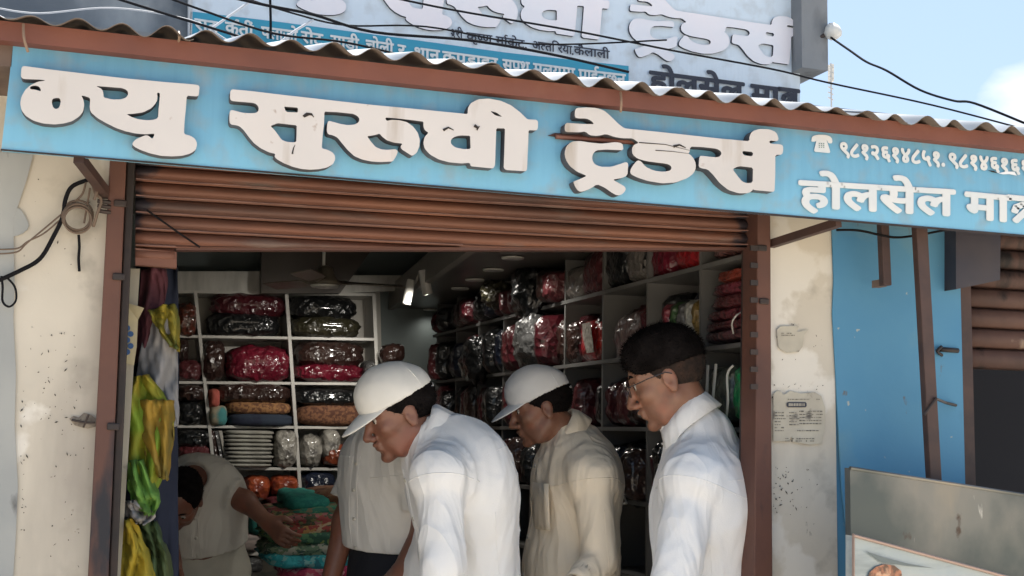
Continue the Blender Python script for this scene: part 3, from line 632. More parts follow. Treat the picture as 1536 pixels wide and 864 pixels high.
# wires
def wire(pts, r, lab, Ys=None, mat=None):
    P = cat_path([U(a, b, (Ys[i] if Ys else .1)) for i, (a, b) in enumerate(pts)], 6)
    q = MB(); q.tube(P, r, 6); return build('cable', q, mat or m_wire, label=lab, cat='cable', smooth=True)
wire([(150, -10), (285, 32), (420, 70), (560, 85), (700, 100), (860, 128), (1010, 150)], .0028, 'black cable crossing low over the blue word strip of the upper sign')
wire([(235, -10), (300, 14), (410, 50), (520, 64), (640, 92), (760, 120), (860, 140)], .0026, 'black cable sloping across the left part of the upper sign', [.2] * 7)
wire([(330, -8), (400, 8), (470, 22), (560, 48), (700, 60), (820, 80), (943, 108)], .0034, 'thick black cable drooping across the middle of the upper sign', [.25] * 7)
wire([(352, -8), (440, 20), (520, 38), (640, 40), (800, 66), (1000, 60)], .0022, 'thin cable crossing the upper sign above the thick one', [.3] * 6)
wire([(560, -10), (680, 15), (860, 46), (1010, 76), (1160, 104), (1242, 124), (1400, 158), (1560, 200)], .0026, 'long black cable running across the upper sign and on over the sky', [.3] * 8)
wire([(1246, 56), (1275, 76), (1300, 93), (1330, 106), (1380, 135), (1430, 151), (1462, 155), (1540, 186)], .0034, 'black cable dropping from the white insulator across the sky', [.62, .5, .4, .3, .2, .1, 0, -.1])
wire([(-5, 12), (60, 20), (170, 12), (285, 30), (340, 60), (420, 110)], .0020, 'pale thin wire hanging in front of the grey upper wall', [.3] * 6, M('pale_wire', (.35, .36, .38)))
wire([(376, 2), (350, 20), (310, 48)], .0030, 'short pale rod crossing the left end of the upper sign', [.3] * 3, M('pale_rod', (.5, .52, .55)))
wire([(470, 30), (440, 48), (415, 68)], .0030, 'short pale rod leaning over the blue word strip', [.3] * 3, MATS['pale_rod'])
wire([(405, -8), (406, 30), (406, 58)], .0030, 'thin upright dark rod in front of the upper sign', [.3] * 3)
wire([(1255, 345), (1290, 346), (1340, 356), (1380, 352), (1420, 345), (1460, 342)], .0028, 'sagging black cable under the right end of the blue sign', [-.1] * 6)
ins = thing('insulator', U(1250, 47, .62), 'round white insulator on the corner of the concrete column', 'insulator')
q = MB(); c = U(1251, 46, .62); q.lathe(c, [(.002, -.03), (.016, -.026), (.026, -.01), (.027, .006), (.018, .016), (.004, .02)], 18, (.4, -.5, .5)); build('cap', q, m_white_plastic, ins, smooth=True)
q = MB(); q.tube([c + Vector((-.04, .03, -.02)), c], .006, 8); build('pin', q, m_darkmetal, ins)
# telecom mast far off
ms = thing('telecom_mast', U(1246, 160, 60), 'tiny white telecom mast far behind the column', 'mast')
q = MB(); q.hexa([U(1246, 122, 60), U(1251, 122, 60), U(1251, 96, 60), U(1246, 96, 60)], [p + Vector((0, .3, 0)) for p in [U(1246, 122, 60), U(1251, 122, 60), U(1251, 96, 60), U(1246, 96, 60)]]); build('antenna_panel', q, m_white_plastic, ms)
b0 = U(1247, 150, 60); q = MB(); q.tube([Vector((b0.x, 60, 0)), Vector((b0.x, 60, U(1247, 95, 60).z))], .05, 6)
for yy in range(98, 150, 8): q.tube([U(1242, yy, 60), U(1250, yy + 4, 60)], .04, 5)
build('pole', q, M('mast_grey', (.4, .42, .44)), ms)

# left wall coil and wires
cw = thing('wire_coil', U(118, 348, -.02), 'brown coil of wire hanging on the cream pillar left of the doorway', 'wire coil')
m_coil = M('brown_wire', (.13, .09, .065), rough=.6)
q = MB()
for i in range(5):
    cc = (117 + rnd.uniform(-2, 2), 324 + rnd.uniform(-2, 3) + i); r0 = 23 + rnd.uniform(-3, 2)
    q.tube([U(cc[0] + r0 * math.cos(a), cc[1] + r0 * .95 * math.sin(a), -.02 - .003 * i) for a in [j * math.tau / 30 for j in range(31)]], .0022, 6, cap=False)
build('loop', q, m_coil, cw, smooth=True)
q = MB(); q.tube(cat_path([U(118, 352, -.02), U(119, 370, -.015), U(118, 388, -.01), U(119, 407, -.01)], 4), .0028, 6); build('loose_end', q, m_wire, cw)
q = MB(); q.tube(cat_path([U(129, 272, -.02), U(124, 290, -.02), U(113, 302, -.02), U(93, 318, -.02)], 5), .0022, 6); q.tube(cat_path([U(135, 282, -.02), U(132, 300, -.02), U(126, 335, -.02)], 4), .002, 6); build('lead', q, m_coil, cw)
def lwire(pts, r, lab, mat):
    q = MB(); q.tube(cat_path([U(a, b, -.02) for a, b in pts], 6), r, 6); build('cable', q, mat, label=lab, cat='cable', smooth=True)
lwire([(131, 270), (108, 280), (98, 300), (94, 325), (80, 355), (60, 388), (30, 406), (-10, 424)], .0042, 'thick black cable curving down the cream pillar to the left edge', m_wire)
lwire([(96, 318), (70, 340), (40, 365), (25, 378), (-8, 381)], .0018, 'thin upper brown wire running left from the coil', m_coil)
lwire([(92, 328), (66, 350), (42, 362), (28, 372), (10, 374), (-8, 374)], .0018, 'thin lower brown wire running left from the coil', m_coil)
lwire([(8, 414), (22, 430), (24, 450), (14, 460), (4, 452), (4, 430), (2, 414)], .0022, 'small looped wire end hanging at the left edge', m_wire)
bkt = thing('cable_bracket', U(155, 315, -.02), 'small rusty cable bracket with tangled wires beside the left post', 'bracket')
q = MB()
for i, y in enumerate((301, 308, 316)): q.tube([U(146, y, -.03), U(166, y + 3, -.03)], .004, 6)
build('prong', q, m_darkmetal, bkt)
q = MB(); q.tube(cat_path([U(139, 275, -.03), U(143, 290, -.04), U(152, 300, -.04), U(146, 320, -.04), U(140, 340, -.03)], 4), .003, 6); q.tube(cat_path([U(150, 265, -.03), U(146, 285, -.05), U(141, 300, -.05)], 4), .003, 6); build('tangle', q, m_coil, bkt)
# stain and anchor on pillar
an = thing('wall_hook', U(125, 635, -.01), 'small rusty hook in a broken patch beside the left post', 'hook')
q = MB(); q.tube(cat_path([U(108, 630, -.006), U(118, 632, -.012), U(128, 634, -.014), U(142, 634, -.02)], 4), .0022, 6); q.tube(cat_path([U(125, 641, -.01), U(133, 622, -.02)], 3), .002, 6); build('hook', q, m_darkmetal, an)

# poster remnants on right pillar
m_poster = M('worn_newsprint', (.50, .47, .39), (.40, .37, .31), 14, rough=.9, spots=(((.12, .11, .10), 22, .60, .70, None),))
def poster(pts, lab, rows, head=None):
    r = thing('torn_poster', U(*pts[0], -.006), lab, 'poster')
    f_, s_ = poly_extrude(pts, [], lambda p: U(p[0], p[1], -.006), Vector((0, .004, 0))); build('paper', f_, m_poster, r)
    q = MB()
    for (x0, x1, y) in rows:
        x = x0
        while x < x1 - 2:
            wd = rnd.uniform(1.5, 5); hh_ = rnd.uniform(.5, 1.0)
            if rnd.random() < .85: q.add([U(a, b, -.0075) for a, b in ((x, y - hh_), (x + wd, y - hh_), (x + wd, y + hh_), (x, y + hh_))], [(0, 1, 2, 3)])
            x += wd + 1
    build('print_lines', q, M('faded_ink', (.10, .095, .085), (.3, .28, .24), 60, rough=.9), r, kind='stuff')
    if head:
        x0, y0, x1, y1 = head; q = MB(); n_ = 16
        pts_ = [(((x0 + x1) / 2 + (x1 - x0) / 2 * max(-1, min(1, 1.25 * math.cos(t)))), ((y0 + y1) / 2 + (y1 - y0) / 2 * max(-1, min(1, 1.4 * math.sin(t))))) for t in [i * math.tau / n_ for i in range(n_)]]
        q.add([U(a, b, -.008) for a, b in pts_], [tuple(range(n_))]); build('header_plate', q, m_print_black, r)
        q = MB(); x = x0 + 3
        while x < x1 - 3:
            wd = rnd.uniform(.8, 2); q.add([U(a, b, -.009) for a, b in ((x, y0 + 2), (x + wd, y0 + 2), (x + wd, y1 - 2), (x, y1 - 2))], [(0, 1, 2, 3)]); x += wd + .9
        build('header_print', q, m_poster, r)
    return r
poster([(1160, 590), (1168, 585), (1176, 592), (1186, 586), (1200, 590), (1222, 588), (1232, 594), (1238, 612), (1238, 640), (1233, 665), (1215, 667), (1190, 663), (1187, 655), (1183, 662), (1160, 662)],
       'torn newsprint poster with a black header on the right cream pillar', [(1174, 1230, 599)] + [(1162, 1176, 619 + i * 4.5) for i in range(7)] + [(1184, 1198, 619 + i * 4.5) for i in range(5)] + [(1199, 1232, 617 + i * 4.6) for i in range(5)] + [(1178, 1226, 658), (1178, 1222, 661.5), (1196, 1230, 646)], (1180, 603, 1210, 611))
poster([(1165, 495), (1171, 489), (1198, 489), (1196, 498), (1213, 494), (1206, 503), (1204, 520), (1198, 528), (1180, 529), (1168, 522)], 'small torn paper scrap high on the right cream pillar', [(1172, 1194, 500), (1172, 1194, 503)])
m_scorch = M('black_scuff', (.05, .045, .04), rough=.9)
def scuffs(root, boxes, n, sd):
    r_ = random.Random(sd); q = MB()
    for _ in range(n):
        b = r_.choice(boxes); x = r_.uniform(b[0], b[2]); y = r_.uniform(b[1], b[3]); l_ = r_.uniform(1.5, 9) * r_.random() ; an_ = r_.choice((1.1, 1.4, -.5, 2.3)) + r_.uniform(-.4, .4); wd = r_.uniform(.4, 1.3)
        dx, dy = math.cos(an_), math.sin(an_)
        pts = [(x, y), (x + dx * l_ * .5 - dy * wd, y + dy * l_ * .5 + dx * wd), (x + dx * l_, y + dy * l_), (x + dx * l_ * .5 + dy * wd, y + dy * l_ * .5 - dx * wd)]
        q.add([U(a, b_, -.0035 - r_.random() * .001) for a, b_ in pts], [(0, 1, 2, 3)])
    o = build('scuff_marks', q, m_scorch, root, kind='stuff')
scuffs(bld, [(40, 260, 150, 420), (35, 480, 130, 620), (60, 560, 135, 720), (70, 500, 115, 640), (75, 740, 120, 860), (30, 540, 40, 700), (26, 640, 40, 860)], 110, 3)
scuffs(bld, [(1160, 690, 1230, 790), (1160, 480, 1240, 540), (1160, 575, 1240, 600), (1160, 700, 1190, 760)], 90, 5)
_hp = [(104, 628), (110, 624), (118, 626), (126, 619), (136, 622), (144, 628), (144, 640), (132, 643), (122, 641), (112, 638)]
f_, s_ = poly_extrude(_hp, [], lambda p: U(p[0], p[1], -.003), Vector((0, .002, 0))); build('broken_patch', f_, M('broken_plaster', (.12, .10, .085), (.30, .26, .21), 60, rough=.95), bld)
# metal counter sheet and glass display picture at lower right
ct = thing('metal_counter', U(1400, 864, -.3), 'dull galvanised sheet counter panel standing at the lower right corner', 'counter')
m_galv = M('dull_galvanised', (.17, .175, .165), (.23, .22, .20), 3.5, rough=.36, metal=.7, bump=.15, bscale=8, spots=(((.085, .10, .10), 2.6, .46, .60, None), ((.28, .25, .20), 4, .56, .7, (1, 1, .4)), ((.07, .05, .04), 16, .66, .74, None), ((.40, .40, .38), 34, .70, .75, (1, 1, .3))))
q = MB(); fq = [U(1281, 1150, -.30), U(1700, 1150, -.12), U(1700, 768, -.12), U(1275, 702, -.30)]
q.hexa(fq, [p + Vector((.0, .02, 0)) for p in fq]); build('sheet', q, m_galv, ct)
q = MB(); q.tube([U(1275, 702, -.30), U(1700, 768, -.12)], .004, 6); build('rolled_edge', q, m_galv, ct)
dp = thing('food_display', U(1400, 864, -.34), 'glass fronted display box with a faded food picture below the metal counter', 'display')
q = MB(); fq = [U(1281, 1150, -.36), U(1700, 1150, -.20), U(1700, 918, -.20), U(1281, 804, -.36)]
q.hexa(fq, [p + Vector((.0, .03, 0)) for p in fq]); build('panel', q, M('faded_blue_print', (.30, .37, .40), (.42, .45, .42), 6, rough=.25, spots=(((.17, .21, .22), 5, .56, .7, (.4, 1, 3)),), coat=.5), dp)
q = MB(); q.tube([U(1280, 1150, -.365), U(1280, 803, -.365), U(1700, 917, -.205)], .004, 6); build('trim', q, M('pinkish_trim', (.36, .26, .22), rough=.4, metal=.3), dp)
q = MB()
ppt = [(1298, 872), (1303, 858), (1312, 850), (1325, 846), (1340, 848), (1350, 856), (1353, 872)]
def _dp(a, b, off=.004):
    o = U(1281, 804, -.36); e1 = U(1700, 918, -.20) - o; e2 = U(1281, 1150, -.36) - o; nrm = e1.cross(e2); d_ = rdir(a, b); t = nrm.dot(o - CAM) / nrm.dot(d_); return CAM + d_ * t + Vector((0, -off, 0))
q.add([_dp(a, b) for a, b in ppt], [tuple(range(7))]); build('food_picture', q, M('food_print', (.42, .17, .09), (.12, .06, .035), 60, rough=.4, spots=(((.60, .35, .22), 45, .55, .65, None),), lo=.42, hi=.58), dp)
q = MB(); q.add([_dp(a, b, .0045) for a, b in [(1296, 826), (1325, 836), (1360, 845), (1400, 852), (1360, 849), (1320, 843)]], [(0, 1, 2, 3, 4, 5)]); build('plate_rim_print', q, M('rim_print', (.15, .18, .18)), dp)

# ================================================================ INTERIOR
# ceilings
cl = thing('shop_ceiling', (.7, 2.0, 2.3), 'dark suspended ceiling with recessed lights over the right shelves', 'ceiling')
zc = UX(800, 405, X_R + .0).z
zd = zc
def xe(y):     # soffit edge, converging slightly
    a = UZ(716, 372, zd); b = UZ(622, 440, zd); t = (y - a.y) / (b.y - a.y); return a.x + (b.x - a.x) * t
y0c = .12; 
build('dropped_panel', MB().hexa([(xe(y0c), y0c, zd), (1.86, y0c, zd), (1.86, y0c, zd + .05), (xe(y0c), y0c, zd + .05)], [(xe(3.36), 3.36, zd), (1.86, 3.36, zd), (1.86, 3.36, zd + .05), (xe(3.36), 3.36, zd + .05)]), m_dark_ceiling, cl)
build('soffit_trim', MB().hexa([(xe(y0c) - .03, y0c, zd - .01), (xe(y0c) - .001, y0c, zd - .01), (xe(y0c) - .001, y0c, zd + .1), (xe(y0c) - .03, y0c, zd + .1)], [(xe(3.36) - .03, 3.36, zd - .01), (xe(3.36) - .001, 3.36, zd - .01), (xe(3.36) - .001, 3.36, zd + .1), (xe(3.36) - .03, 3.36, zd + .1)]), m_beige_ceiling, cl)
zu = U(500, 372, 2.2).z + .06
build('upper_panel', MB().box(-.36, 1.86, .682, 3.36, 2.36, 2.382), m_beige_ceiling, cl)
# beams and hanging white panel above back shelf
q = MB().slab([U(266, 440, Y_BACK - .02), U(392, 440, Y_BACK - .02), U(392, 407, Y_BACK - .02), U(266, 407, Y_BACK - .02)][:4], .02)
wp = thing('ceiling_cove_panel', U(330, 440, Y_BACK), 'pale satin panel above the back shelf at upper left inside', 'panel'); build('panel', q, M('satin_white', (.55, .54, .50), (.40, .39, .36), 6, rough=.25, mapping=(4, 1, 1)), wp)
q = MB().slab([U(508, 440, Y_BACK - .02), U(604, 436, Y_BACK - .02), U(604, 413, Y_BACK - .02), U(524, 413, Y_BACK - .02)], .02)
wp = thing('ceiling_cove_panel', U(560, 440, Y_BACK), 'pale satin panel above the back shelf right of the fan', 'panel'); build('panel', q, MATS['satin_white'], wp)
q = MB().slab([U(392, 440, Y_BACK - .10), U(510, 440, Y_BACK - .10), U(560, 371, Y_BACK - .10), U(392, 340, Y_BACK - .10)], .06)
wp = thing('dark_bulkhead', U(450, 440, Y_BACK - .1), 'dark brown bulkhead behind the ceiling fan', 'panel'); build('panel', q, M('bulkhead_brown', (.06, .05, .042), (.09, .075, .065), 3, rough=.3), wp)
# recessed lights
m_lamp = Emit('lamp_glow', (1, .96, .88), 2.2)
for i, (a, b, r_) in enumerate(((769, 386, .030), (740, 404, .030), (712, 419, .029), (690, 432, .028), (646, 464, .028))):
    p = UZ(a, b, zd - .003)
    o = thing('recessed_light', p, ['largest recessed ceiling light nearest the shutter', 'second recessed ceiling light from the shutter', 'third recessed ceiling light from the shutter', 'fourth recessed ceiling light from the shutter', 'farthest recessed ceiling light low near the back wall'][i], 'light')
    build('lamp_rim', MB().lathe(p, [(r_ * .7, -.004), (r_ * 1.25, -.006), (r_ * 1.3, .0), (r_ * .7, .001)], 20), m_white_plastic, o, smooth=True)
    ld = bpy.data.lights.new('ceiling_lamp', 'SPOT'); ld.energy = (4.0, 2.4, 1.0, .6, .4)[i]; ld.spot_size = math.radians(150); ld.spot_blend = 1; ld.shadow_soft_size = .03; ld.color = (1, .95, .86)
    lo2 = bpy.data.objects.new('ceiling_lamp', ld); SC.collection.objects.link(lo2); lo2.parent = o; lo2.location = (0, 0, -.012)
    build('lamp_disc', MB().lathe(p + Vector((0, 0, -.002)), [(.001, -.001), (r_ * .68, -.001), (r_ * .68, .001)], 16), m_lamp, o)
# track spotlights
for i, (a, b, c2, d2, Y, r_, lab) in enumerate(((634, 405, 642, 442, 2.2, .013, 'large white cylinder spotlight hanging from the soffit track'), (617, 420, 609, 457, 2.35, .012, 'white cylinder spotlight left of the larger one'), (655, 393, 662, 406, 2.1, .011, 'small white spotlight on the soffit track'), (671, 388, 673, 396, 2.0, .008, 'tiniest white spotlight nearest the shutter on the track'))):
    p, e_ = U(a, b, Y), U(c2, d2, Y); o = thing('track_spotlight', p, lab, 'spotlight')
    dn = (e_ - p); L_ = dn.length
    build('lamp_body', MB().lathe(p, [(.001, -.002), (r_ * 1.4, 0), (r_ * 1.5, L_ * .2), (r_ * 1.5, L_ * .98), (r_ * 1.1, L_), (.002, L_ * .97)], 16, dn.normalized()), m_white_plastic, o, smooth=False, bevel=.002)
    q = MB(); q.tube([p + dn * .35, p + dn * .35 + Vector((.03, .02, .03)), p + Vector((.06, .03, .08))], .005, 6); build('lamp_arm', q, m_white_plastic, o)
    if i in (0, 1):
        ld = bpy.data.lights.new('track_fill_light', 'SPOT'); ld.energy = 7.0; ld.spot_size = math.radians(95); ld.spot_blend = 1; ld.shadow_soft_size = .02; ld.color = (1, .95, .86)  # light added in this spotlight body to brighten the back shelf
        lo2 = bpy.data.objects.new('track_fill_light', ld); SC.collection.objects.link(lo2); lo2.parent = o; lo2.location = e_ - p + dn.normalized() * .01
        lo2.rotation_euler = (U(400 + 60 * i, 640, Y_BACK) - e_).to_track_quat('-Z', 'Y').to_euler()
# ceiling fan
YF = 2.15
fc = U(487, 424, YF)
fan = thing('ceiling_fan', fc, 'dusty brown ceiling fan hanging just under the shutter edge', 'fan')
build('rod', MB().tube([fc + Vector((-.005, 0, .02)), fc + Vector((-.01, 0, .30))], .006, 8), m_white_plastic, fan)
build('motor', MB().lathe(fc, [(.002, -.012), (.055, -.010), (.064, .0), (.05, .012), (.036, .03), (.03, .055), (.012, .065)], 28), M('fan_brown', (.10, .085, .065), (.14, .12, .09), 8, rough=.35), fan, smooth=True)
build('cap_ring', MB().lathe(fc + Vector((0, 0, -.016)), [(.002, -.002), (.05, -.002), (.054, .004), (.05, .010)], 28), m_white_plastic, fan, smooth=True)
for k in range(3):
    an_ = math.radians([4, 124, 244][k]); dx, dy = math.cos(an_), math.sin(an_); px_, py_ = -dy, dx
    P = []
    for t, wd in ((.05, .012), (.085, .014), (.10, .034), (.24, .040), (.31, .036)):
        P.append([fc + Vector((dx * t + px_ * s_ * wd, dy * t + py_ * s_ * wd, .004 + s_ * .008)) for s_ in (-1, 1)])
    q = MB(); q.grid(P); build('blade', q, MATS['fan_brown'], fan, solid=.004)

# ---- bundles of cloth wrapped in plastic
def bundle_mb(c, half, axes, crump=.10, seed=0, pw=3.2, nu=26, nv=16, ridges=0):
    r_ = random.Random(seed); ph = [r_.uniform(0, 6.28) for _ in range(9)]; fr_ = [r_.uniform(2, 7) for _ in range(9)]
    ax = [Vector(a).normalized() for a in axes]; c = Vector(c); P = []
    for i in range(nv + 1):
        la = -math.pi / 2 + math.pi * i / nv; row = []
        for j in range(nu):
            lo_ = 2 * math.pi * j / nu
            d = (math.cos(la) * math.cos(lo_), math.cos(la) * math.sin(lo_), math.sin(la))
            nrm = (abs(d[0]) ** pw + abs(d[1]) ** pw + abs(d[2]) ** pw) ** (-1 / pw)
            w_ = sum(math.sin(fr_[k] * 2 * d[k % 3] + fr_[(k + 1) % 9] * 1.6 * d[(k + 1) % 3] + ph[k]) for k in range(6)) / 6
            w2 = math.sin(11 * d[0] + 5 * d[2] + ph[6]) * math.sin(13 * d[2] + 7 * d[1] + ph[7])
            if ridges: w_ += .35 * math.sin(ridges * d[2] * 3)
            s = nrm * (1 + crump * w_ + crump * .45 * w2)
            row.append(c + ax[0] * (d[0] * s * half[0]) + ax[1] * (d[1] * s * half[1]) + ax[2] * (d[2] * s * half[2]))
        P.append(row)
    q = MB(); q.grid(P, True); return q
def plastic_mat(name, col, col2=None, gloss=.16, sc=9, amt=.65):
    return M(name, col, col2 or tuple(c * .55 for c in col), sc, rough=gloss + .12, coat=.6, bump=amt, bscale=30, bdist=.02, bkind='crumple')
COL = dict(maroon=(.085, .012, .018), crimson=(.17, .010, .026), black=(.012, .013, .014), olive=(.05, .045, .025), brown=(.045, .022, .018), rust=(.22, .05, .022), navy=(.012, .017, .035), red=(.36, .015, .02), white=(.40, .38, .34), green=(.02, .30, .10), grey=(.11, .11, .11), pink=(.36, .16, .18), tan=(.25, .14, .07), teal=(.02, .16, .13), clear=(.20, .18, .165), wine=(.13, .03, .035))
def pm(k): return plastic_mat('wrapped_' + k, COL[k])
def cm(k, c, c2, sc=14, mp_=None): return M('cloth_' + k, c, c2, sc, rough=.9, bump=.4, bscale=60, bdist=.004, lo=.44, hi=.56, mapping=mp_)
YB = Y_BACK
def back_bundle(x0, y0, x1, y1, mat, lab, dep=.09, crump=.09, seed=0, name='wrapped_bundle', cat='bundle', dy=0, pw=3.4, **k):
    a = U(x0, y1, YB - .02 - dy); b = U(x1, y0, YB - .02 - dy); c = (a + b) / 2 + Vector((0, dep * .55, 0))
    q = bundle_mb(c, ((b.x - a.x) / 2, dep, abs(b.z - a.z) / 2), ((1, 0, 0), (0, 1, 0), (0, 0, 1)), crump, seed + int(x0 * 3 + y0), pw, **k)
    return build(name, q, mat, label=lab, cat=cat, smooth=True)
# back shelf unit
bs = thing('back_shelf', U(430, 864, YB), 'white grid shelving unit on the back wall full of wrapped cloth', 'shelf')
def vline(xt, yt, xb_, yb_, wpx=5):
    fq = [U(xb_ - wpx / 2, yb_, YB - .03), U(xb_ + wpx / 2, yb_, YB - .03), U(xt + wpx / 2, yt, YB - .03), U(xt - wpx / 2, yt, YB - .03)]
    build('upright', MB().slab(fq, .22), m_white_wood, bs)
def hline(x0, y0, x1, y1, wpx=4):
    fq = [U(x0, y0 + wpx / 2, YB - .026), U(x1, y1 + wpx / 2, YB - .026), U(x1, y1 - wpx / 2, YB - .026), U(x0, y0 - wpx / 2, YB - .026)]
    build('shelf_board', MB().slab(fq, .21), m_white_wood, bs)
vline(293, 437, 350, 980); vline(430, 440, 462, 900); vline(561, 442, 580, 900)
vline(186, 437, 210, 980)
for a in ((186, 436, 563, 442), (188, 503, 562, 509), (190, 573, 566, 576), (194, 639, 570, 642), (198, 702, 574, 704), (200, 765, 576, 767), (204, 830, 578, 832), (206, 900, 580, 902)): hline(*a)
build('back_panel', MB().slab([U(180, 1000, YB + .19), U(585, 1000, YB + .19), U(570, 436, YB + .19), U(180, 432, YB + .19)], .01), M('shelf_back', (.40, .385, .34), (.32, .30, .27), 3, rough=.5), bs)
R0 = [
 (262, 455, 297, 506, plastic_mat('wrapped_redpattern', (.16, .035, .02), (.05, .03, .02), sc=60), 'mottled red wrapped bundle at the left end of the top shelf row'),
 (318, 443, 428, 473, pm('maroon'), 'dark maroon wrapped bundle on top in the upper left shelf cell'),
 (311, 471, 420, 504, pm('black'), 'glossy black bundle lying under the maroon one in the top row'),
 (436, 446, 536, 477, pm('black'), 'glossy black bundle on top in the upper right shelf cell'),
 (437, 476, 541, 505, pm('olive'), 'dark olive rolled bundle beneath the black one at upper right'),
 (262, 508, 284, 545, pm('brown'), 'brown wrapped bundle at the left end of the second row'),
 (262, 540, 303, 572, pm('wine'), 'wine red bundle low at the left end of the second row'),
 (302, 512, 339, 573, pm('brown'), 'dark brown bundle standing upright in the second row'),
 (338, 521, 437, 573, pm('crimson'), 'crimson wrapped bundle filling the second row left cell'),
 (443, 514, 546, 549, pm('brown'), 'dark brown rolled bundle on top in the second row right cell'),
 (443, 547, 546, 572, pm('crimson'), 'flat crimson bundle under the brown roll in the second row'),
 (544, 541, 563, 573, pm('grey'), 'small grey striped packet beside the second row rolls'),
 (262, 577, 308, 603, pm('brown'), 'brown wrapped bundle at the left end of the third row'),
 (262, 602, 306, 638, pm('black'), 'black wrapped bundle low at the left end of the third row'),
 (322, 576, 437, 604, pm('brown'), 'long dark brown roll on top in the third row'),
 (338, 603, 438, 622, cm('basket', (.30, .15, .06), (.12, .05, .025), 70), 'orange brown patterned cloth under the dark roll in the third row'),
 (341, 620, 440, 640, cm('navy', (.012, .016, .035), (.02, .03, .05)), 'navy folded cloth at the bottom of the third row'),
 (311, 608, 342, 640, cm('teal_beige', (.30, .26, .18), (.05, .20, .20), 14), 'beige and teal rolled cloth in the third row beside the upright'),
 (312, 583, 331, 612, cm('coral', (.42, .10, .07), (.36, .08, .06)), 'coral red box shaped cloth in the third row'),
 (443, 584, 541, 609, pm('black'), 'black glossy roll on top of the third row right cell'),
 (445, 607, 551, 639, cm('brownpattern', (.20, .09, .045), (.09, .035, .02), 70), 'brown patterned bundle under the black glossy roll'),
 (262, 644, 316, 672, pm('black'), 'black wrapped bundle at the left end of the fourth row'),
 (262, 668, 317, 701, pm('wine'), 'wine red packet low at the left end of the fourth row'),
 (409, 645, 448, 703, plastic_mat('wrapped_white', (.34, .32, .28), (.12, .11, .10), sc=22), 'crumpled white wrapped bundle in the fourth row'),
 (450, 652, 484, 701, plastic_mat('wrapped_white', (.34, .32, .28)), 'crumpled white packet right of the middle upright'),
 (480, 643, 512, 690, plastic_mat('wrapped_white', (.34, .32, .28)), 'second crumpled white packet behind the red one in the fourth row'),
 (484, 666, 524, 700, pm('rust'), 'rust red wrapped packet in the fourth row'),
 (452, 709, 505, 746, pm('navy'), 'dark blue bundle in the fifth row right of the middle upright'),
 (505, 715, 560, 762, pm('brown'), 'brown bundle at the right of the fifth row'),
 (398, 742, 455, 766, pm('wine'), 'maroon heap in the fifth row'),
 (364, 714, 406, 752, plastic_mat('wrapped_orange', (.36, .075, .025), (.16, .03, .02), sc=24), 'orange red wrapped packet in the fifth row left cell'),
 (405, 714, 449, 745, plastic_mat('wrapped_orange', (.36, .075, .025)), 'orange red wrapped packet beside its twin near the middle upright'),
 (331, 741, 379, 765, plastic_mat('wrapped_orange', (.36, .075, .025)), 'low orange red packet beside the upright in the fifth row'),
 (330, 769, 374, 799, cm('palepink', (.26, .21, .19), (.14, .12, .11), 6, (1, 1, 9)), 'pale pink folded cloths in the sixth row'),
 (372, 768, 402, 803, cm('teal', (.015, .12, .10), (.02, .17, .14)), 'teal green folded cloth in the sixth row'),
 (334, 799, 392, 830, cm('palepink', (.26, .21, .19), (.14, .12, .11)), 'pale folded cloths lower in the sixth row'),
 (343, 836, 395, 862, pm('grey'), 'dark grey wrapped stack on the lowest visible shelf'),
 (452, 770, 560, 828, pm('maroon'), 'maroon wrapped bundle low behind the cloth pile'),
]
for i, (a, b, c2, d2, mt, lab) in enumerate(R0):
    back_bundle(a, b, c2, d2, mt, lab, seed=i, crump=.10 if 'wrapped' in mt.name else .04)
# white cloth stack with dark gaps
for i in range(9):
    y = 646 + i * 6.1
    a = U(336, y + 5.6, YB - .04); b = U(412 - (i % 3) * 2, y, YB - .04); 
    q = bundle_mb((a + b) / 2 + Vector((0, .06, 0)), ((b.x - a.x) / 2, .09, (b.z - a.z) / 2), ((1, 0, 0), (0, 1, 0), (0, .0, 1)), .06, i * 7, 4, 22, 8)
    build('folded_cloth', q, cm('white', (.34, .33, .29), (.24, .23, .2)), smooth=True, label=['topmost', 'second', 'third', 'fourth', 'fifth', 'sixth', 'seventh', 'eighth', 'bottom'][i] + ' white folded cloth of the stack in the fourth shelf row', cat='cloth')
for i in range(3):
    q = MB(); fq = [U(322 + i * 7 + 3, 701, YB - .03), U(322 + i * 7 + 8, 701, YB - .03), U(314 + i * 6 + 7, 646, YB - .03), U(314 + i * 6 + 2, 646, YB - .03)]
    q.slab(fq, .15); build('flat_packet', q, [pm('brown'), pm('grey'), M('cloth_white2', (.36, .34, .3))][i], label=['brown', 'grey', 'white'][i] + ' thin packet leaning beside the upright in the fourth row', cat='packet', bevel=.002)
q = bundle_mb(U(588, 531, YB - .1), (.055, .06, .045), ((1, 0, .1), (0, 1, 0), (0, 0, 1)), .1, 77); build('wrapped_bundle', q, pm('brown'), smooth=True, label='dark brown roll sticking out right of the back shelf', cat='bundle')

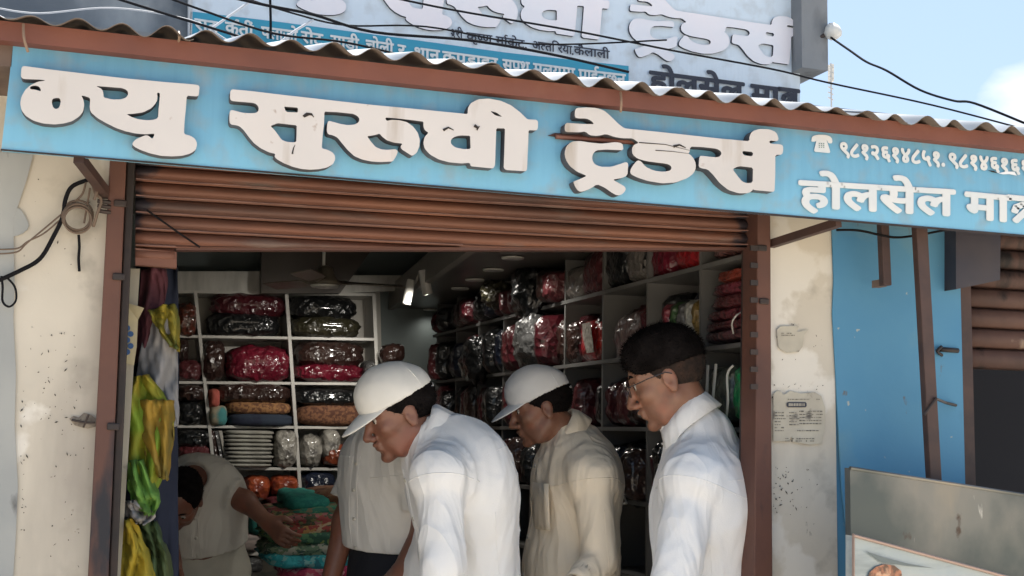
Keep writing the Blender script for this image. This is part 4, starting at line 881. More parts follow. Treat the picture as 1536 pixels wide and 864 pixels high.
# ---- colourful pile of folded clothes
def patt(name, cols, sc=40):
    if name in MATS: return MATS[name]
    m = bpy.data.materials.new(name); m.use_nodes = True; t = m.node_tree; n = t.nodes; l = t.links; b = n['Principled BSDF']
    g_ = n.new('ShaderNodeTexCoord'); v = n.new('ShaderNodeTexVoronoi'); v.inputs['Scale'].default_value = sc
    nz = n.new('ShaderNodeTexNoise'); nz.inputs['Scale'].default_value = sc * .6; nz.inputs['Detail'].default_value = 3; l.new(g_.outputs['Object'], nz.inputs['Vector'])
    va = n.new('ShaderNodeVectorMath'); va.operation = 'MULTIPLY_ADD'; l.new(nz.outputs['Color'], va.inputs[0]); va.inputs[1].default_value = (.06, .06, .06); l.new(g_.outputs['Object'], va.inputs[2]); l.new(va.outputs[0], v.inputs['Vector'])
    s = n.new('ShaderNodeSeparateColor'); l.new(v.outputs['Color'], s.inputs[0]); cr = n.new('ShaderNodeValToRGB'); cr.color_ramp.interpolation = 'CONSTANT'; l.new(s.outputs[0], cr.inputs[0])
    el = cr.color_ramp.elements; el[0].color = (*cols[0], 1); el[1].position = 1 / len(cols); el[1].color = (*cols[1], 1)
    for i, c in enumerate(cols[2:]): e_ = el.new((i + 2) / len(cols)); e_.color = (*c, 1)
    l.new(cr.outputs[0], b.inputs['Base Color']); b.inputs['Roughness'].default_value = .85
    bp = n.new('ShaderNodeBump'); bp.inputs['Strength'].default_value = .5; bp.inputs['Distance'].default_value = .01; l.new(nz.outputs['Fac'], bp.inputs['Height']); l.new(bp.outputs[0], b.inputs['Normal'])
    MATS[name] = m; return m
pile = [
 (560, 1010, 420, 'p0', [(.06, .07, .06), (.12, .05, .05), (.10, .11, .07)], 'lowest dark printed cloth of the colourful pile'),
 (425, 855, 560, 'p1', [(.48, .07, .13), (.35, .03, .09), (.55, .25, .28)], 'bright pink printed cloth at the bottom front of the colourful pile'),
 (398, 838, 545, 'p2', [(.03, .33, .38), (.05, .42, .48), (.20, .45, .45), (.03, .2, .25)], 'turquoise printed cloth in the lower part of the colourful pile'),
 (396, 820, 560, 'p3', [(.12, .20, .13), (.22, .28, .18), (.35, .36, .30), (.05, .10, .08)], 'green grey printed cloth in the middle of the colourful pile'),
 (398, 803, 565, 'p4', [(.10, .24, .12), (.22, .30, .10), (.04, .12, .08)], 'leaf green printed cloth in the colourful pile'),
 (400, 790, 590, 'p5', [(.30, .06, .05), (.40, .22, .08), (.10, .08, .05), (.45, .35, .22)], 'red and ochre printed cloth in the upper part of the pile'),
 (398, 776, 610, 'p6', [(.35, .08, .07), (.25, .24, .10), (.08, .10, .06), (.42, .16, .16)], 'coral printed cloth near the top of the pile'),
 (420, 764, 600, 'p7', [(.04, .20, .14), (.10, .28, .16), (.22, .2, .12)], 'green printed cloth close to the top of the pile'),
 (428, 752, 500, 'p8', [(.02, .20, .17), (.03, .26, .2)], 'small teal cloth crowning the colourful pile'),
 (470, 745, 640, 'p9', [(.16, .07, .035), (.10, .04, .03), (.2, .11, .06)], 'brown orange cloth laid along the back of the pile'),
]
YP = 2.35
for i, (x0, y, x1, nm, cols_, lab) in enumerate(pile[1:]):
    yp = YP - .03 * (8 - i) * .6
    a = U(x0, y + 13, yp); b = U(x1, y - 10, yp)
    q = bundle_mb((a + b) / 2 + Vector((0, .16, 0)), ((b.x - a.x) / 2, .20, abs(b.z - a.z) / 2 + .008), ((1, 0, .04 * (-1) ** i), (0, 1, .05), (-.04 * (-1) ** i, 0, 1)), .10, 40 + i, 3.6, 44, 12)
    build('folded_garment', q, patt('print_' + nm, cols_, 46 + 5 * (i % 3)), smooth=True, label=lab, cat='cloth', group='printed cloths in the colourful pile')
for i in range(4):
    x0 = 520 + 6 * i; y = 795 + 17 * i; a = U(x0 - 20, y + 12, 2.3); b = U(x0 + 110, y - 6, 2.3)
    q = bundle_mb((a + b) / 2 + Vector((0, .1, 0)), ((b.x - a.x) / 2, .16, (b.z - a.z) / 2), ((1, 0, -.16), (0, 1, 0), (.16, 0, 1)), .09, 60 + i, 3.6, 40, 10)
    build('folded_garment', q, patt('print_q%d' % i, [[(.25, .03, .09), (.05, .04, .10), (.2, .18, .22)], [(.06, .06, .10), (.22, .07, .1), (.12, .12, .05)], [(.08, .13, .05), (.14, .06, .03), (.03, .05, .04)], [(.06, .08, .06), (.13, .12, .1), (.03, .03, .03)]][i], 44), smooth=True,
          label=['magenta', 'violet and red', 'olive', 'dark grey green'][i] + ' printed cloth of the right hand stack behind the forearm', cat='cloth', group='printed cloths in the right stack')
# table carrying the pile
tb = thing('display_table', U(500, 990, 2.3), 'low table under the colourful cloth pile', 'table')
zt_ = U(480, 872, 2.2).z - .02
build('tabletop', MB().box(U(395, 870, 2.2).x, 1.25, 2.12, 2.72, zt_ - .04, zt_), m_white_wood, tb)
for x in (U(400, 870, 2.2).x + .02, 1.2):
    for y in (2.15, 2.66): build('leg', MB().box(x - .02, x + .02, y, y + .04, .03, zt_ - .041), m_white_wood, tb)

# ---- right wall shelves
m_side_wood = M('grey_laminate', (.17, .165, .16), (.12, .12, .115), 4, rough=.45)
rs = thing('side_shelf', (1.65, 1.7, 0), 'white shelving unit along the right wall packed with plastic wrapped clothes', 'shelf')
DIV = [.05 + .0] + [.38 + .335 * k for k in range(9)]
ZS = [UX(1056, 396, X_R).z, UX(1090, 516, X_R).z, UX(1100, 641, X_R).z]
step = (ZS[0] - ZS[2]) / 2
ZL = [ZS[0] + step, ZS[0], ZS[1], ZS[2], ZS[2] - step, ZS[2] - 2 * step, ZS[2] - 3 * step]
ZL = [z for z in ZL if z > .1]
for z in ZL:
    if z < zd - .02: build('shelf_board', MB().box(X_R, 1.84, .07, 3.12, z - .012, z), m_side_wood, rs)
for y in DIV[1:]:
    if y < 3.15: 
        zz = [.03] + sorted(ZL) + [zd]
        build('divider', MB().box(X_R + .004, 1.838, y - .006, y + .006, .03, zd - .002), m_side_wood, rs)
build('backboard', MB().box(1.842, 1.858, .07, 3.12, .03, zd - .002), m_inwall, rs)
def right_bundle(px0, py0, px1, py1, mat, lab, xo=0, dx=.11, crump=.1, seed=0, name='wrapped_bundle', cat='bundle', pw=3.0, lean=0, nu=26, nv=16):
    """spans pixel box on the shelf front plane"""
    X = X_R + .01 + xo
    pm_ = ((px0 + px1) / 2, (py0 + py1) / 2)
    ya, yb_ = UX(px1, pm_[1], X).y, UX(px0, pm_[1], X).y
    zt2, zb2 = UX(pm_[0], py0, X).z, UX(pm_[0], py1, X).z
    c = Vector((X + dx, (ya + yb_) / 2, (zt2 + zb2) / 2))
    q = bundle_mb(c, (dx, (yb_ - ya) / 2, (zt2 - zb2) / 2), ((1, 0, 0), (0, 1, lean), (0, -lean, 1)), crump, seed + int(px0), pw, nu, nv)
    return build(name, q, mat, label=lab, cat=cat, smooth=True)
RW = [
 # near, above shelf A
 (1062, 350, 1128, 384, plastic_mat('wrapped_pinkbrown', (.26, .12, .11), (.10, .04, .04), sc=22), 'crumpled pinkish packet on the top right shelf nearest the shutter'),
 (1005, 345, 1052, 405, pm('red'), 'tall bright red wrapped pack on the top right shelf'),
 (972, 345, 1004, 418, pm('crimson'), 'narrow crimson wrapped pack left of the bright red one on top'),
 (935, 345, 968, 425, pm('clear'), 'clear plastic wrapped dark garment on the top shelf'),
 (904, 345, 934, 434, pm('black'), 'black garment in shiny plastic on the top shelf'),
 (868, 372, 900, 447, pm('wine'), 'wine red garment in plastic on the top shelf'),
 (835, 400, 866, 455, pm('clear'), 'grey plastic bag bulging from the upper shelf'),
 # row A-B
 (1058, 440, 1128, 462, pm('wine'), 'wine coloured folded pack in the maroon stack at right'),
 (1066, 402, 1128, 421, plastic_mat('wrapped_orangered', (.28, .05, .03)), 'orange red folded pack on top of the maroon stack at right'),
 (1060, 420, 1128, 442, plastic_mat('wrapped_rose', (.17, .03, .045)), 'rose red folded pack second in the maroon stack at right'),
 (1052, 461, 1128, 480, plastic_mat('wrapped_rose2', (.15, .025, .035)), 'dark rose folded pack fourth in the maroon stack at right'),
 (1050, 478, 1128, 495, pm('wine'), 'wine coloured folded pack fifth in the maroon stack at right'),
 (1046, 493, 1128, 512, plastic_mat('wrapped_mauve', (.15, .06, .065)), 'mauve folded pack at the bottom of the maroon stack at right'),
 (1036, 447, 1048, 505, plastic_mat('wrapped_yellow', (.26, .17, .05)), 'yellow upright packet on the second right shelf'),
 (1024, 447, 1036, 505, plastic_mat('wrapped_palewhite', (.40, .40, .36)), 'pale upright packet beside the yellow one'),
 (1012, 450, 1024, 508, pm('grey'), 'grey upright packet on the second right shelf'),
 (1001, 452, 1012, 510, plastic_mat('wrapped_darkgreen', (.05, .11, .04)), 'dark green upright packet on the second right shelf'),
 (990, 455, 1001, 512, plastic_mat('wrapped_pinkred', (.28, .05, .07)), 'pink red upright packet on the second right shelf'),
 (912, 466, 968, 545, plastic_mat('wrapped_clearpink', (.24, .17, .165), (.10, .07, .07), sc=14), 'clear crumpled plastic bag with pinkish cloth left of the dark haired man'),
 (868, 479, 888, 542, pm('red'), 'red pack with pale label showing at the shelf edge'),
 (888, 479, 907, 541, plastic_mat('wrapped_red2', (.40, .02, .015)), 'bright red pack right beside the labelled red pack'),
 (830, 480, 862, 550, pm('brown'), 'brown plastic wrapped garment left of the red packs'),
 # row B-C
 (1093, 544, 1126, 636, plastic_mat('wrapped_green', (.015, .42, .14), (.01, .30, .09), sc=4), 'bright green plastic pack at the right shelf edge'),
 (1050, 548, 1092, 634, plastic_mat('wrapped_darkgrid', (.05, .06, .05), (.12, .14, .11), sc=50), 'clear bag with dark green checked cloth beside the green pack'),
 (890, 573, 905, 640, pm('black'), 'black upright pack left of the maroon ones behind the cap'),
 (905, 572, 922, 638, pm('maroon'), 'maroon upright pack between black and wine ones'),
 (922, 568, 938, 640, pm('wine'), 'wine upright pack next to the white tagged one'),
 (940, 575, 955, 640, pm('brown'), 'brown upright pack by the man with glasses'),
 (958, 590, 972, 634, plastic_mat('wrapped_mustard', (.22, .12, .04)), 'mustard upright pack in front of the glasses'),
 (905, 668, 920, 702, pm('red'), 'small red packet under the second shelf right of the beige shirt'),
 (925, 660, 955, 760, pm('black'), 'dark hanging packs between the two shirts'),
]
for i, (a, b, c2, d2, mt, lab) in enumerate(RW): right_bundle(a, b, c2, d2, mt, lab, seed=i * 3, pw=5.0, crump=.065)
# far dark goods on the right wall, bay by bay
far = ['maroon', 'black', 'brown', 'black', 'navy', 'wine', 'black', 'maroon']
cnt = 0
rowname = ['top', 'second', 'third', 'fourth', 'fifth']
ZL2 = sorted(ZL, reverse=True)
for bi in range(0, 9):
    ya, yb_ = DIV[bi + 0] + .012, DIV[bi] + .323
    for ri in range(5):
        zb2 = ZL2[ri]
        zt2 = zb2 + step * .86
        if zt2 > zd - .02: zt2 = zd - .02
        if zt2 - zb2 < .05: continue
        nn = 4
        for k in range(nn):
            yy0 = ya + (yb_ - ya) * k / nn; yy1 = ya + (yb_ - ya) * (k + .93) / nn
            hgt = (zt2 - zb2) * rnd.uniform(.8, 1)
            c = Vector((X_R + (.085 if bi > 3 or ri > 3 else .155) + rnd.uniform(-.035, .03), (yy0 + yy1) / 2, zb2 + hgt / 2))
            ck = far[(cnt * 5 + ri + bi) % 8]
            q = bundle_mb(c, (.11, (yy1 - yy0) / 2, hgt / 2), ((1, 0, 0), (0, 1, rnd.uniform(-.10, .10)), (0, 0, 1)), .075, cnt * 11, 4.6, 20, 12)
            build('wrapped_bundle', q, pm(ck), smooth=True, label='%s pack, %s in its cell, %s row, %s right shelf bay from the doorway' % (ck, ('nearest', 'second', 'third', 'farthest')[k], rowname[ri], ('first', 'second', 'third', 'fourth', 'fifth', 'sixth', 'seventh', 'eighth', 'ninth')[bi]), cat='bundle', group='wrapped packs far along the right shelves')
            cnt += 1
for i, (a, b, rad, lab) in enumerate(((795, 440, .085, 'round black bag hanging high in front of the right shelves'), (800, 515, .09, 'dark clear plastic bag hanging behind the middle cap'), (715, 540, .08, 'dark wrapped bag hanging further back on the right wall'), (745, 440, .05, 'small dark bag near the ceiling on the right wall'))):
    p = UX(a, b, X_R - .02); q = bundle_mb(p, (.06, rad * 1.1, rad * 1.15), ((1, 0, 0), (0, 1, 0), (0, 0, 1)), .22, 300 + i, 2.3, 30, 20)
    build('hanging_bag', q, [pm('black'), pm('grey'), pm('black'), pm('olive')][i], smooth=True, label=lab, cat='bag')
# straps on clear bag; labels
q = MB(); q.tube(cat_path([UX(1062, 548, X_R - .006), UX(1060, 590, X_R - .012), UX(1056, 628, X_R - .006)], 4), .004, 6); q.tube(cat_path([UX(1074, 546, X_R - .01), UX(1070, 590, X_R - .016), UX(1066, 632, X_R - .01)], 4), .004, 6)
q.tube(cat_path([UX(1100, 548, X_R - .01), UX(1091, 562, X_R - .02), UX(1092, 600, X_R - .02), UX(1089, 632, X_R - .01)], 4), .003, 6)
build('bag_strap', q, m_white_plastic, label='white straps over the clear bag beside the green pack', cat='strap')
q = MB(); q.add([UX(a, b, X_R - .004) for a, b in [(873, 486), (885, 483), (889, 510), (891, 528), (880, 530), (874, 505)]], [(0, 1, 2, 3, 4, 5)]); build('price_label', q, M('label_paper', (.5, .47, .42), (.15, .13, .11), 70, rough=.5), label='pale printed label on the red pack', cat='label', solid=.001)
q = MB()
q.tube(cat_path([UX(1100, 500, X_R - .01), UX(1098, 485, X_R - .03), UX(1104, 474, X_R - .03), UX(1112, 468, X_R - .01)], 4), .002, 6); build('string', q, m_white_plastic, label='white tie string on the maroon stack', cat='string')
# white wire baskets edge right of beige man
m_wb = M('white_frame', (.6, .58, .55), rough=.4)
for i in range(4):
    y = 703 + i * 14; Xb = 1.46
    r = thing('white_frame_box', UX(920, y + 12, Xb), ['topmost', 'second', 'third', 'lowest'][i] + ' white framed box in the small stack behind the beige shirt', 'box')
    fr4 = [UX(908, y + 4, Xb), UX(930 + i * 2, y, Xb), UX(934 + i * 2, y + 10, Xb), UX(911, y + 15, Xb)]
    q = MB(); q.tube(fr4 + [fr4[0]], .003, 6); build('rim', q, m_wb, r)
    q = MB(); q.slab([fr4[3] + Vector((.001, .004, .002)), fr4[2] + Vector((0, .004, .002)), fr4[1] + Vector((0, .004, -.002)), fr4[0] + Vector((0, .004, -.002))], .05); build('filling', q, [pm('red'), pm('brown'), pm('red'), pm('wine')][i], r)
for i, (a, b, c2, d2, k, lab) in enumerate(((918, 772, 966, 790, 'red', 'red cloth box on the low stack between the two shirts'), (922, 789, 964, 802, 'black', 'dark band box between two red ones'), (924, 801, 966, 824, 'crimson', 'lower crimson cloth box between the two shirts'), (915, 826, 970, 864, 'brown', 'brown box at the bottom between the two shirts'))):
    a_ = U(a, d2, 1.5); b_ = U(c2, b, 1.5); q = bundle_mb((a_ + b_) / 2, ((b_.x - a_.x) / 2, .1, (b_.z - a_.z) / 2), ((1, 0, 0), (0, 1, 0), (0, 0, 1)), .03, i, 6); build('cloth_box', q, pm(k), smooth=True, label=lab, cat='box')
# ---- bags and cloth hanging at the left of the doorway
def drape(pts_l, pts_r, Y, mat, lab, fold=.012, nf=5, seed=0, name='hanging_cloth', cat='cloth', bulge=.03):
    """left and right silhouettes (same count) -> wavy cloth sheet"""
    L_ = [U(a, b, Y) for a, b in pts_l]; R_ = [U(a, b, Y) for a, b in pts_r]; L_ = cat_path(L_, 4); R_ = cat_path(R_, 4); n = 34; P = []
    for i, (a, b) in enumerate(zip(L_, R_)):
        row = []
        for j in range(n + 1):
            t = j / n; p = a.lerp(b, t)
            wv_ = 1.3 * math.sin(i * .31 + seed) + .9 * math.sin(t * 4 + i * .5 + seed * 2); d = fold * (math.sin(nf * 2.1 * t + wv_ + i * .16) + .6 * math.sin(nf * 1.3 * t - i * .62 + seed * 3 + wv_) + .4 * (1 - abs(math.sin(6 * t + .8 * i + seed)))) - bulge * math.sin(math.pi * t)
            row.append(p + Vector((0, d, 0)))
        P.append(row)
    for i in range(len(P)):
        for j in range(len(P[0])):
            t = j / n; P[i][j] = P[i][j] + Vector((.3, 1, .2)) * fold * (.45 * math.sin(19 * t + 1.1 * i + 4 * math.sin(.5 * i + seed)) * math.sin(.9 * i - 7 * t + seed) + .25 * math.sin(31 * t - 1.7 * i))
    q = MB(); q.grid(P); return build(name, q, mat, label=lab, cat=cat, smooth=True, solid=.0025)
m_navy = M('navy_cloth', (.012, .018, .042), (.008, .012, .028), 6, rough=.85, bump=.3, bscale=25, bdist=.004)
drape([(205, 398), (203, 500), (195, 640), (188, 760), (176, 900), (170, 1100)], [(267, 398), (267, 500), (267, 640), (267, 760), (267, 900), (267, 1100)], .28, m_navy, 'navy blue cloth hanging behind the yellow green bags at left', .010, 4, 1)
drape([(212, 404), (210, 440), (205, 480), (205, 520), (203, 545)], [(250, 404), (250, 440), (240, 480), (232, 520), (225, 545)], .20, M('maroon_cloth', (.075, .02, .03), (.12, .03, .045), 10, rough=.8, bump=.4, bscale=30), 'maroon cloth hanging high at the left side of the doorway', .008, 5, 2)
drape([(228, 468), (214, 510), (205, 560), (206, 600), (236, 640)], [(268, 480), (267, 520), (267, 560), (267, 600), (267, 640)], .17, M('grey_cloth', (.28, .275, .28), (.20, .20, .205), 8, rough=.75, bump=.4, bscale=18), 'grey crumpled cloth hanging above the yellow green bag at left', .012, 4, 3)
def sack(pts_l, pts_r, Y, c1, c2, lab, seed):
    c1 = tuple(x * .8 for x in c1); c2 = tuple(x * .7 for x in c2); mt = M('sack_%d' % seed, c1, c2, 9, rough=.75, coat=0, bump=.6, bscale=26, bdist=.01, lo=.40, hi=.60)
    return drape(pts_l, pts_r, Y, mt, lab, .016, 6, seed, 'plastic_bag', 'bag', .03)
sack([(220, 470), (236, 462), (250, 455), (258, 448)][::-1] and [(222, 466), (228, 480), (240, 500), (256, 520)], [(262, 455), (268, 470), (269, 500), (269, 528)], .14, (.35, .27, .02), (.14, .17, .03), 'yellow olive plastic bag hanging high at the left of the doorway', 11)
sack([(196, 566), (184, 600), (183, 650), (186, 700), (200, 745)], [(222, 562), (250, 600), (262, 640), (250, 700), (232, 745)], .12, (.22, .36, .03), (.42, .30, .02), 'big crumpled yellow green plastic bag at the left of the doorway', 12)
sack([(205, 600), (210, 640), (220, 680), (235, 715)], [(262, 600), (262, 640), (258, 680), (252, 720)], .10, (.36, .22, .02), (.20, .16, .03), 'ochre yellow bag fold in front of the yellow green bag', 13)
sack([(192, 690), (192, 725), (200, 755), (215, 770)], [(215, 690), (232, 725), (240, 745), (232, 772)], .09, (.15, .34, .06), (.12, .26, .04), 'bright green plastic bag fold under the yellow one', 14)
sack([(188, 752), (184, 766), (190, 778), (200, 782)], [(205, 748), (228, 765), (232, 778), (222, 786)], .10, (.42, .40, .40), (.30, .29, .28), 'white crumpled bag between the green and the lower yellow ones', 15)
sack([(184, 780), (180, 810), (178, 850), (172, 900)], [(198, 776), (215, 810), (232, 850), (240, 900)], .09, (.48, .34, .02), (.30, .28, .03), 'lower bright yellow plastic bag at the foot of the left jamb', 16)
sack([(196, 786), (215, 810), (225, 845), (225, 900)], [(235, 780), (245, 810), (258, 845), (262, 900)], .14, (.05, .09, .03), (.08, .10, .03), 'dark green bag low behind the bright yellow one', 17)

# ================================================================ PEOPLE
class Field:
    def __init__(s, xs, ys, zs):
        s.xs, s.ys, s.zs = [np.asarray(a, dtype=np.float32) for a in (xs, ys, zs)]
        s.f = np.full((len(xs), len(ys), len(zs)), .15, dtype=np.float32)
    def _sl(s, lo, hi):
        r = []
        for a, l_, h_ in zip((s.xs, s.ys, s.zs), lo, hi):
            i0 = max(int(np.searchsorted(a, l_)) - 1, 0); i1 = min(int(np.searchsorted(a, h_)) + 1, len(a)); r.append(slice(i0, max(i1, i0 + 1)))
        X = s.xs[r[0]][:, None, None]; Y = s.ys[r[1]][None, :, None]; Z = s.zs[r[2]][None, None, :]
        return tuple(r), X, Y, Z
    def put(s, d, sl, k, mode='add'):
        a = s.f[sl]
        if mode == 'sub': d = -d; h = np.maximum(k - np.abs(a - d), 0) / k; s.f[sl] = np.maximum(a, d) + h * h * k * .25
        else: h = np.maximum(k - np.abs(a - d), 0) / k; s.f[sl] = np.minimum(a, d) - h * h * k * .25
    def cone(s, a, b, ra, rb, k=.02, mode='add', flat=None):
        a = np.array(a); b = np.array(b); m = max(ra, rb) + k + .05
        sl, X, Y, Z = s._sl(np.minimum(a, b) - m, np.maximum(a, b) + m)
        ab = b - a; L2 = float(ab @ ab) + 1e-9
        t = ((X - a[0]) * ab[0] + (Y - a[1]) * ab[1] + (Z - a[2]) * ab[2]) / L2; tc_ = np.clip(t, 0, 1)
        d = np.sqrt((X - a[0] - ab[0] * tc_) ** 2 + (Y - a[1] - ab[1] * tc_) ** 2 + (Z - a[2] - ab[2] * tc_) ** 2) - (ra + (rb - ra) * tc_)
        if flat is not None: d = np.maximum(d, (t - flat) * math.sqrt(L2))
        s.put(d, sl, k, mode)
    def ell(s, c, r, R=None, k=.02, mode='add', cut=None):
        c = np.array(c); r = np.array(r); R = np.eye(3) if R is None else R; m = max(r) + k + .05
        sl, X, Y, Z = s._sl(c - m, c + m); x, y, z = X - c[0], Y - c[1], Z - c[2]
        u = (R[0][0] * x + R[0][1] * y + R[0][2] * z); v = (R[1][0] * x + R[1][1] * y + R[1][2] * z); w_ = (R[2][0] * x + R[2][1] * y + R[2][2] * z)
        k0 = np.sqrt((u / r[0]) ** 2 + (v / r[1]) ** 2 + (w_ / r[2]) ** 2); k1 = np.sqrt((u / r[0] ** 2) ** 2 + (v / r[1] ** 2) ** 2 + (w_ / r[2] ** 2) ** 2) + 1e-6
        d = k0 * (k0 - 1) / k1
        if cut: d = np.maximum(d, cut(u, v, w_))
        s.put(d, sl, k, mode)
    def plane(s, p, n):      # keep the side where (x-p).n < 0
        n = np.array(n) / np.linalg.norm(n)
        d = (s.xs[:, None, None] - p[0]) * n[0] + (s.ys[None, :, None] - p[1]) * n[1] + (s.zs[None, None, :] - p[2]) * n[2]
        s.f = np.maximum(s.f, d.astype(np.float32))
    def fold(s, amp, seed, freq=26, up=.35, axis=None):
        r_ = np.random.RandomState(seed); X = s.xs[:, None, None]; Y = s.ys[None, :, None]; Z = s.zs[None, None, :]
        tot = 0
        for i in range(5):
            k1 = r_.normal(size=3); k1 /= np.linalg.norm(k1); k1[2] *= up * (.6 + .5 * (i % 2)); k1 /= np.linalg.norm(k1); fq = freq * (0.6 + .35 * i)
            k2 = r_.normal(size=3) * 9
            wv = 1.7 * np.sin(k2[0] * X + k2[1] * Y + k2[2] * Z + i)
            ss = np.sin(fq * (k1[0] * X + k1[1] * Y + k1[2] * Z) + wv)
            tot = tot + (1 - np.abs(ss)) ** 2 * (.9 ** i)
        msk = .55 + .45 * np.sin(7 * X + 5 * Y + 6 * Z + seed)
        s.f = s.f - (amp * (tot / 2.2 - .5) * msk).astype(np.float32)
    def mesh(s):
        f = s.f; nx, ny, nz = f.shape; sg_ = f < 0
        c = np.zeros((nx - 1, ny - 1, nz - 1), dtype=np.int8)
        for i in (0, 1):
            for j in (0, 1):
                for k in (0, 1): c += sg_[i:nx - 1 + i, j:ny - 1 + j, k:nz - 1 + k]
        act = np.argwhere((c > 0) & (c < 8)); I, J, K_ = act.T
        pos = np.zeros((len(act), 3)); cnt_ = np.zeros(len(act))
        cor = [(i, j, k) for i in (0, 1) for j in (0, 1) for k in (0, 1)]
        ax = (s.xs, s.ys, s.zs)
        for a in cor:
            for b in cor:
                if sum(abs(p - q_) for p, q_ in zip(a, b)) == 1 and a < b:
                    fa = f[I + a[0], J + a[1], K_ + a[2]]; fb = f[I + b[0], J + b[1], K_ + b[2]]
                    m = (fa < 0) != (fb < 0); t = np.where(m, fa / np.where(fa - fb == 0, 1, fa - fb), 0)
                    for d_ in range(3):
                        idx = (I, J, K_)[d_]; pa = ax[d_][idx + a[d_]]; pb = ax[d_][idx + b[d_]]; pos[:, d_] += np.where(m, pa + (pb - pa) * t, 0)
                    cnt_ += m
        pos /= cnt_[:, None]
        idm = np.full((nx - 1, ny - 1, nz - 1), -1, dtype=np.int64); idm[I, J, K_] = np.arange(len(act)); faces = []
        e = np.argwhere(sg_[:-1, 1:-1, 1:-1] != sg_[1:, 1:-1, 1:-1]); 
        if len(e): i, j, k = e.T; j = j + 1; k = k + 1; faces.append(np.stack([idm[i, j - 1, k - 1], idm[i, j, k - 1], idm[i, j, k], idm[i, j - 1, k]], 1))
        e = np.argwhere(sg_[1:-1, :-1, 1:-1] != sg_[1:-1, 1:, 1:-1])
        if len(e): i, j, k = e.T; i = i + 1; k = k + 1; faces.append(np.stack([idm[i - 1, j, k - 1], idm[i, j, k - 1], idm[i, j, k], idm[i - 1, j, k]], 1))
        e = np.argwhere(sg_[1:-1, 1:-1, :-1] != sg_[1:-1, 1:-1, 1:])
        if len(e): i, j, k = e.T; i = i + 1; j = j + 1; faces.append(np.stack([idm[i - 1, j - 1, k], idm[i, j - 1, k], idm[i, j, k], idm[i - 1, j, k]], 1))
        F = np.concatenate(faces); F = F[(F >= 0).all(1)]
        q = MB(); q.v = [tuple(p) for p in pos.tolist()]; q.f = [tuple(r) for r in F.tolist()]; return q
def basis(f, u=(0, 0, 1)):
    f = Vector(f).normalized(); u = Vector(u); u = (u - u.dot(f) * f).normalized(); l = u.cross(f)
    return np.array([f, l, u])
def largest(q):            # keep only the biggest connected piece
    n = len(q.v); par = list(range(n))
    def find(a):
        while par[a] != a: par[a] = par[par[a]]; a = par[a]
        return a
    for f in q.f:
        r0 = find(f[0])
        for v in f[1:]:
            r1 = find(v)
            if r1 != r0: par[r1] = r0
    roots = [find(i) for i in range(n)]; from collections import Counter
    best = Counter(roots).most_common(1)[0][0]; mp_ = {}; V = []
    for i in range(n):
        if roots[i] == best: mp_[i] = len(V); V.append(q.v[i])
    r = MB(); r.v = V; r.f = [tuple(mp_[i] for i in f) for f in q.f if f[0] in mp_]; return r
def skin_mat(name, c):
    m = M(name, c, (c[0] * .62, c[1] * .55, c[2] * .55), 9, rough=.46, bump=.25, bscale=120, bdist=.002, lo=.3, hi=.7, spots=(((c[0] * 1.15, c[1] * .85, c[2] * .8), 14, .52, .75, None),))
    m.node_tree.nodes['Principled BSDF'].inputs['Subsurface Weight'].default_value = .08
    m.node_tree.nodes['Principled BSDF'].inputs['Subsurface Scale'].default_value = .01
    return m
def add_head(F, H, R, h):
    """H: head centre (ear height, mid skull); R rows: forward, left, up"""
    def W(p): return np.array(H) + (R[0] * p[0] + R[1] * p[1] + R[2] * (p[2] - .52)) * h
    def E_(c, r, k=.05, **kw): F.ell(W(c), [x * h for x in r], R, k * h, **kw)
    def C_(a, b, ra, rb, k=.04, **kw): F.cone(W(a), W(b), ra * h, rb * h, k * h, **kw)
    E_((-.04, 0, .66), (.40, .315, .335), .02)
    E_((.13, 0, .46), (.235, .25, .30), .12)
    E_((.14, 0, .24), (.20, .215, .15), .12)
    C_((-.02, .22, .30), (.16, .15, .14), .06, .07, .1); C_((-.02, -.22, .30), (.16, -.15, .14), .06, .07, .1)
    E_((.30, 0, .11), (.075, .09, .07), .09)
    for s in (1, -1):
        C_((.315, s * .04, .635), (.27, s * .20, .62), .05, .04, .06)
        E_((.385, s * .125, .55), (.055, .075, .05), .05, mode='sub')
        E_((.285, s * .125, .545), (.07, .065, .055), .02)
        E_((.24, s * .19, .43), (.09, .07, .07), .08)
        E_((-.020, s * .315, .49), (.078, .028, .118), .025)
        E_((-.002, s * .345, .505), (.042, .020, .070), .012, mode='sub'); E_((.035, s * .325, .48), (.02, .016, .03), .015)
        E_((-.025, s * .325, .40), (.045, .026, .05), .03)
        E_((.405, s * .055, .355), (.045, .035, .035), .03)
    C_((.345, 0, .60), (.445, 0, .395), .030, .048, .04)
    E_((.455, 0, .375), (.045, .045, .04), .03)
    C_((.365, .06, .275), (.365, -.06, .275), .030, .030, .03); C_((.395, .02, .278), (.395, -.02, .278), .026, .026, .02)
    C_((.355, .05, .225), (.355, -.05, .225), .034, .034, .03)
    C_((.405, .09, .250), (.405, -.09, .250), .010, .010, .012, mode='sub')
    E_((.385, 0, .165), (.04, .10, .025), .03, mode='sub')
    return W
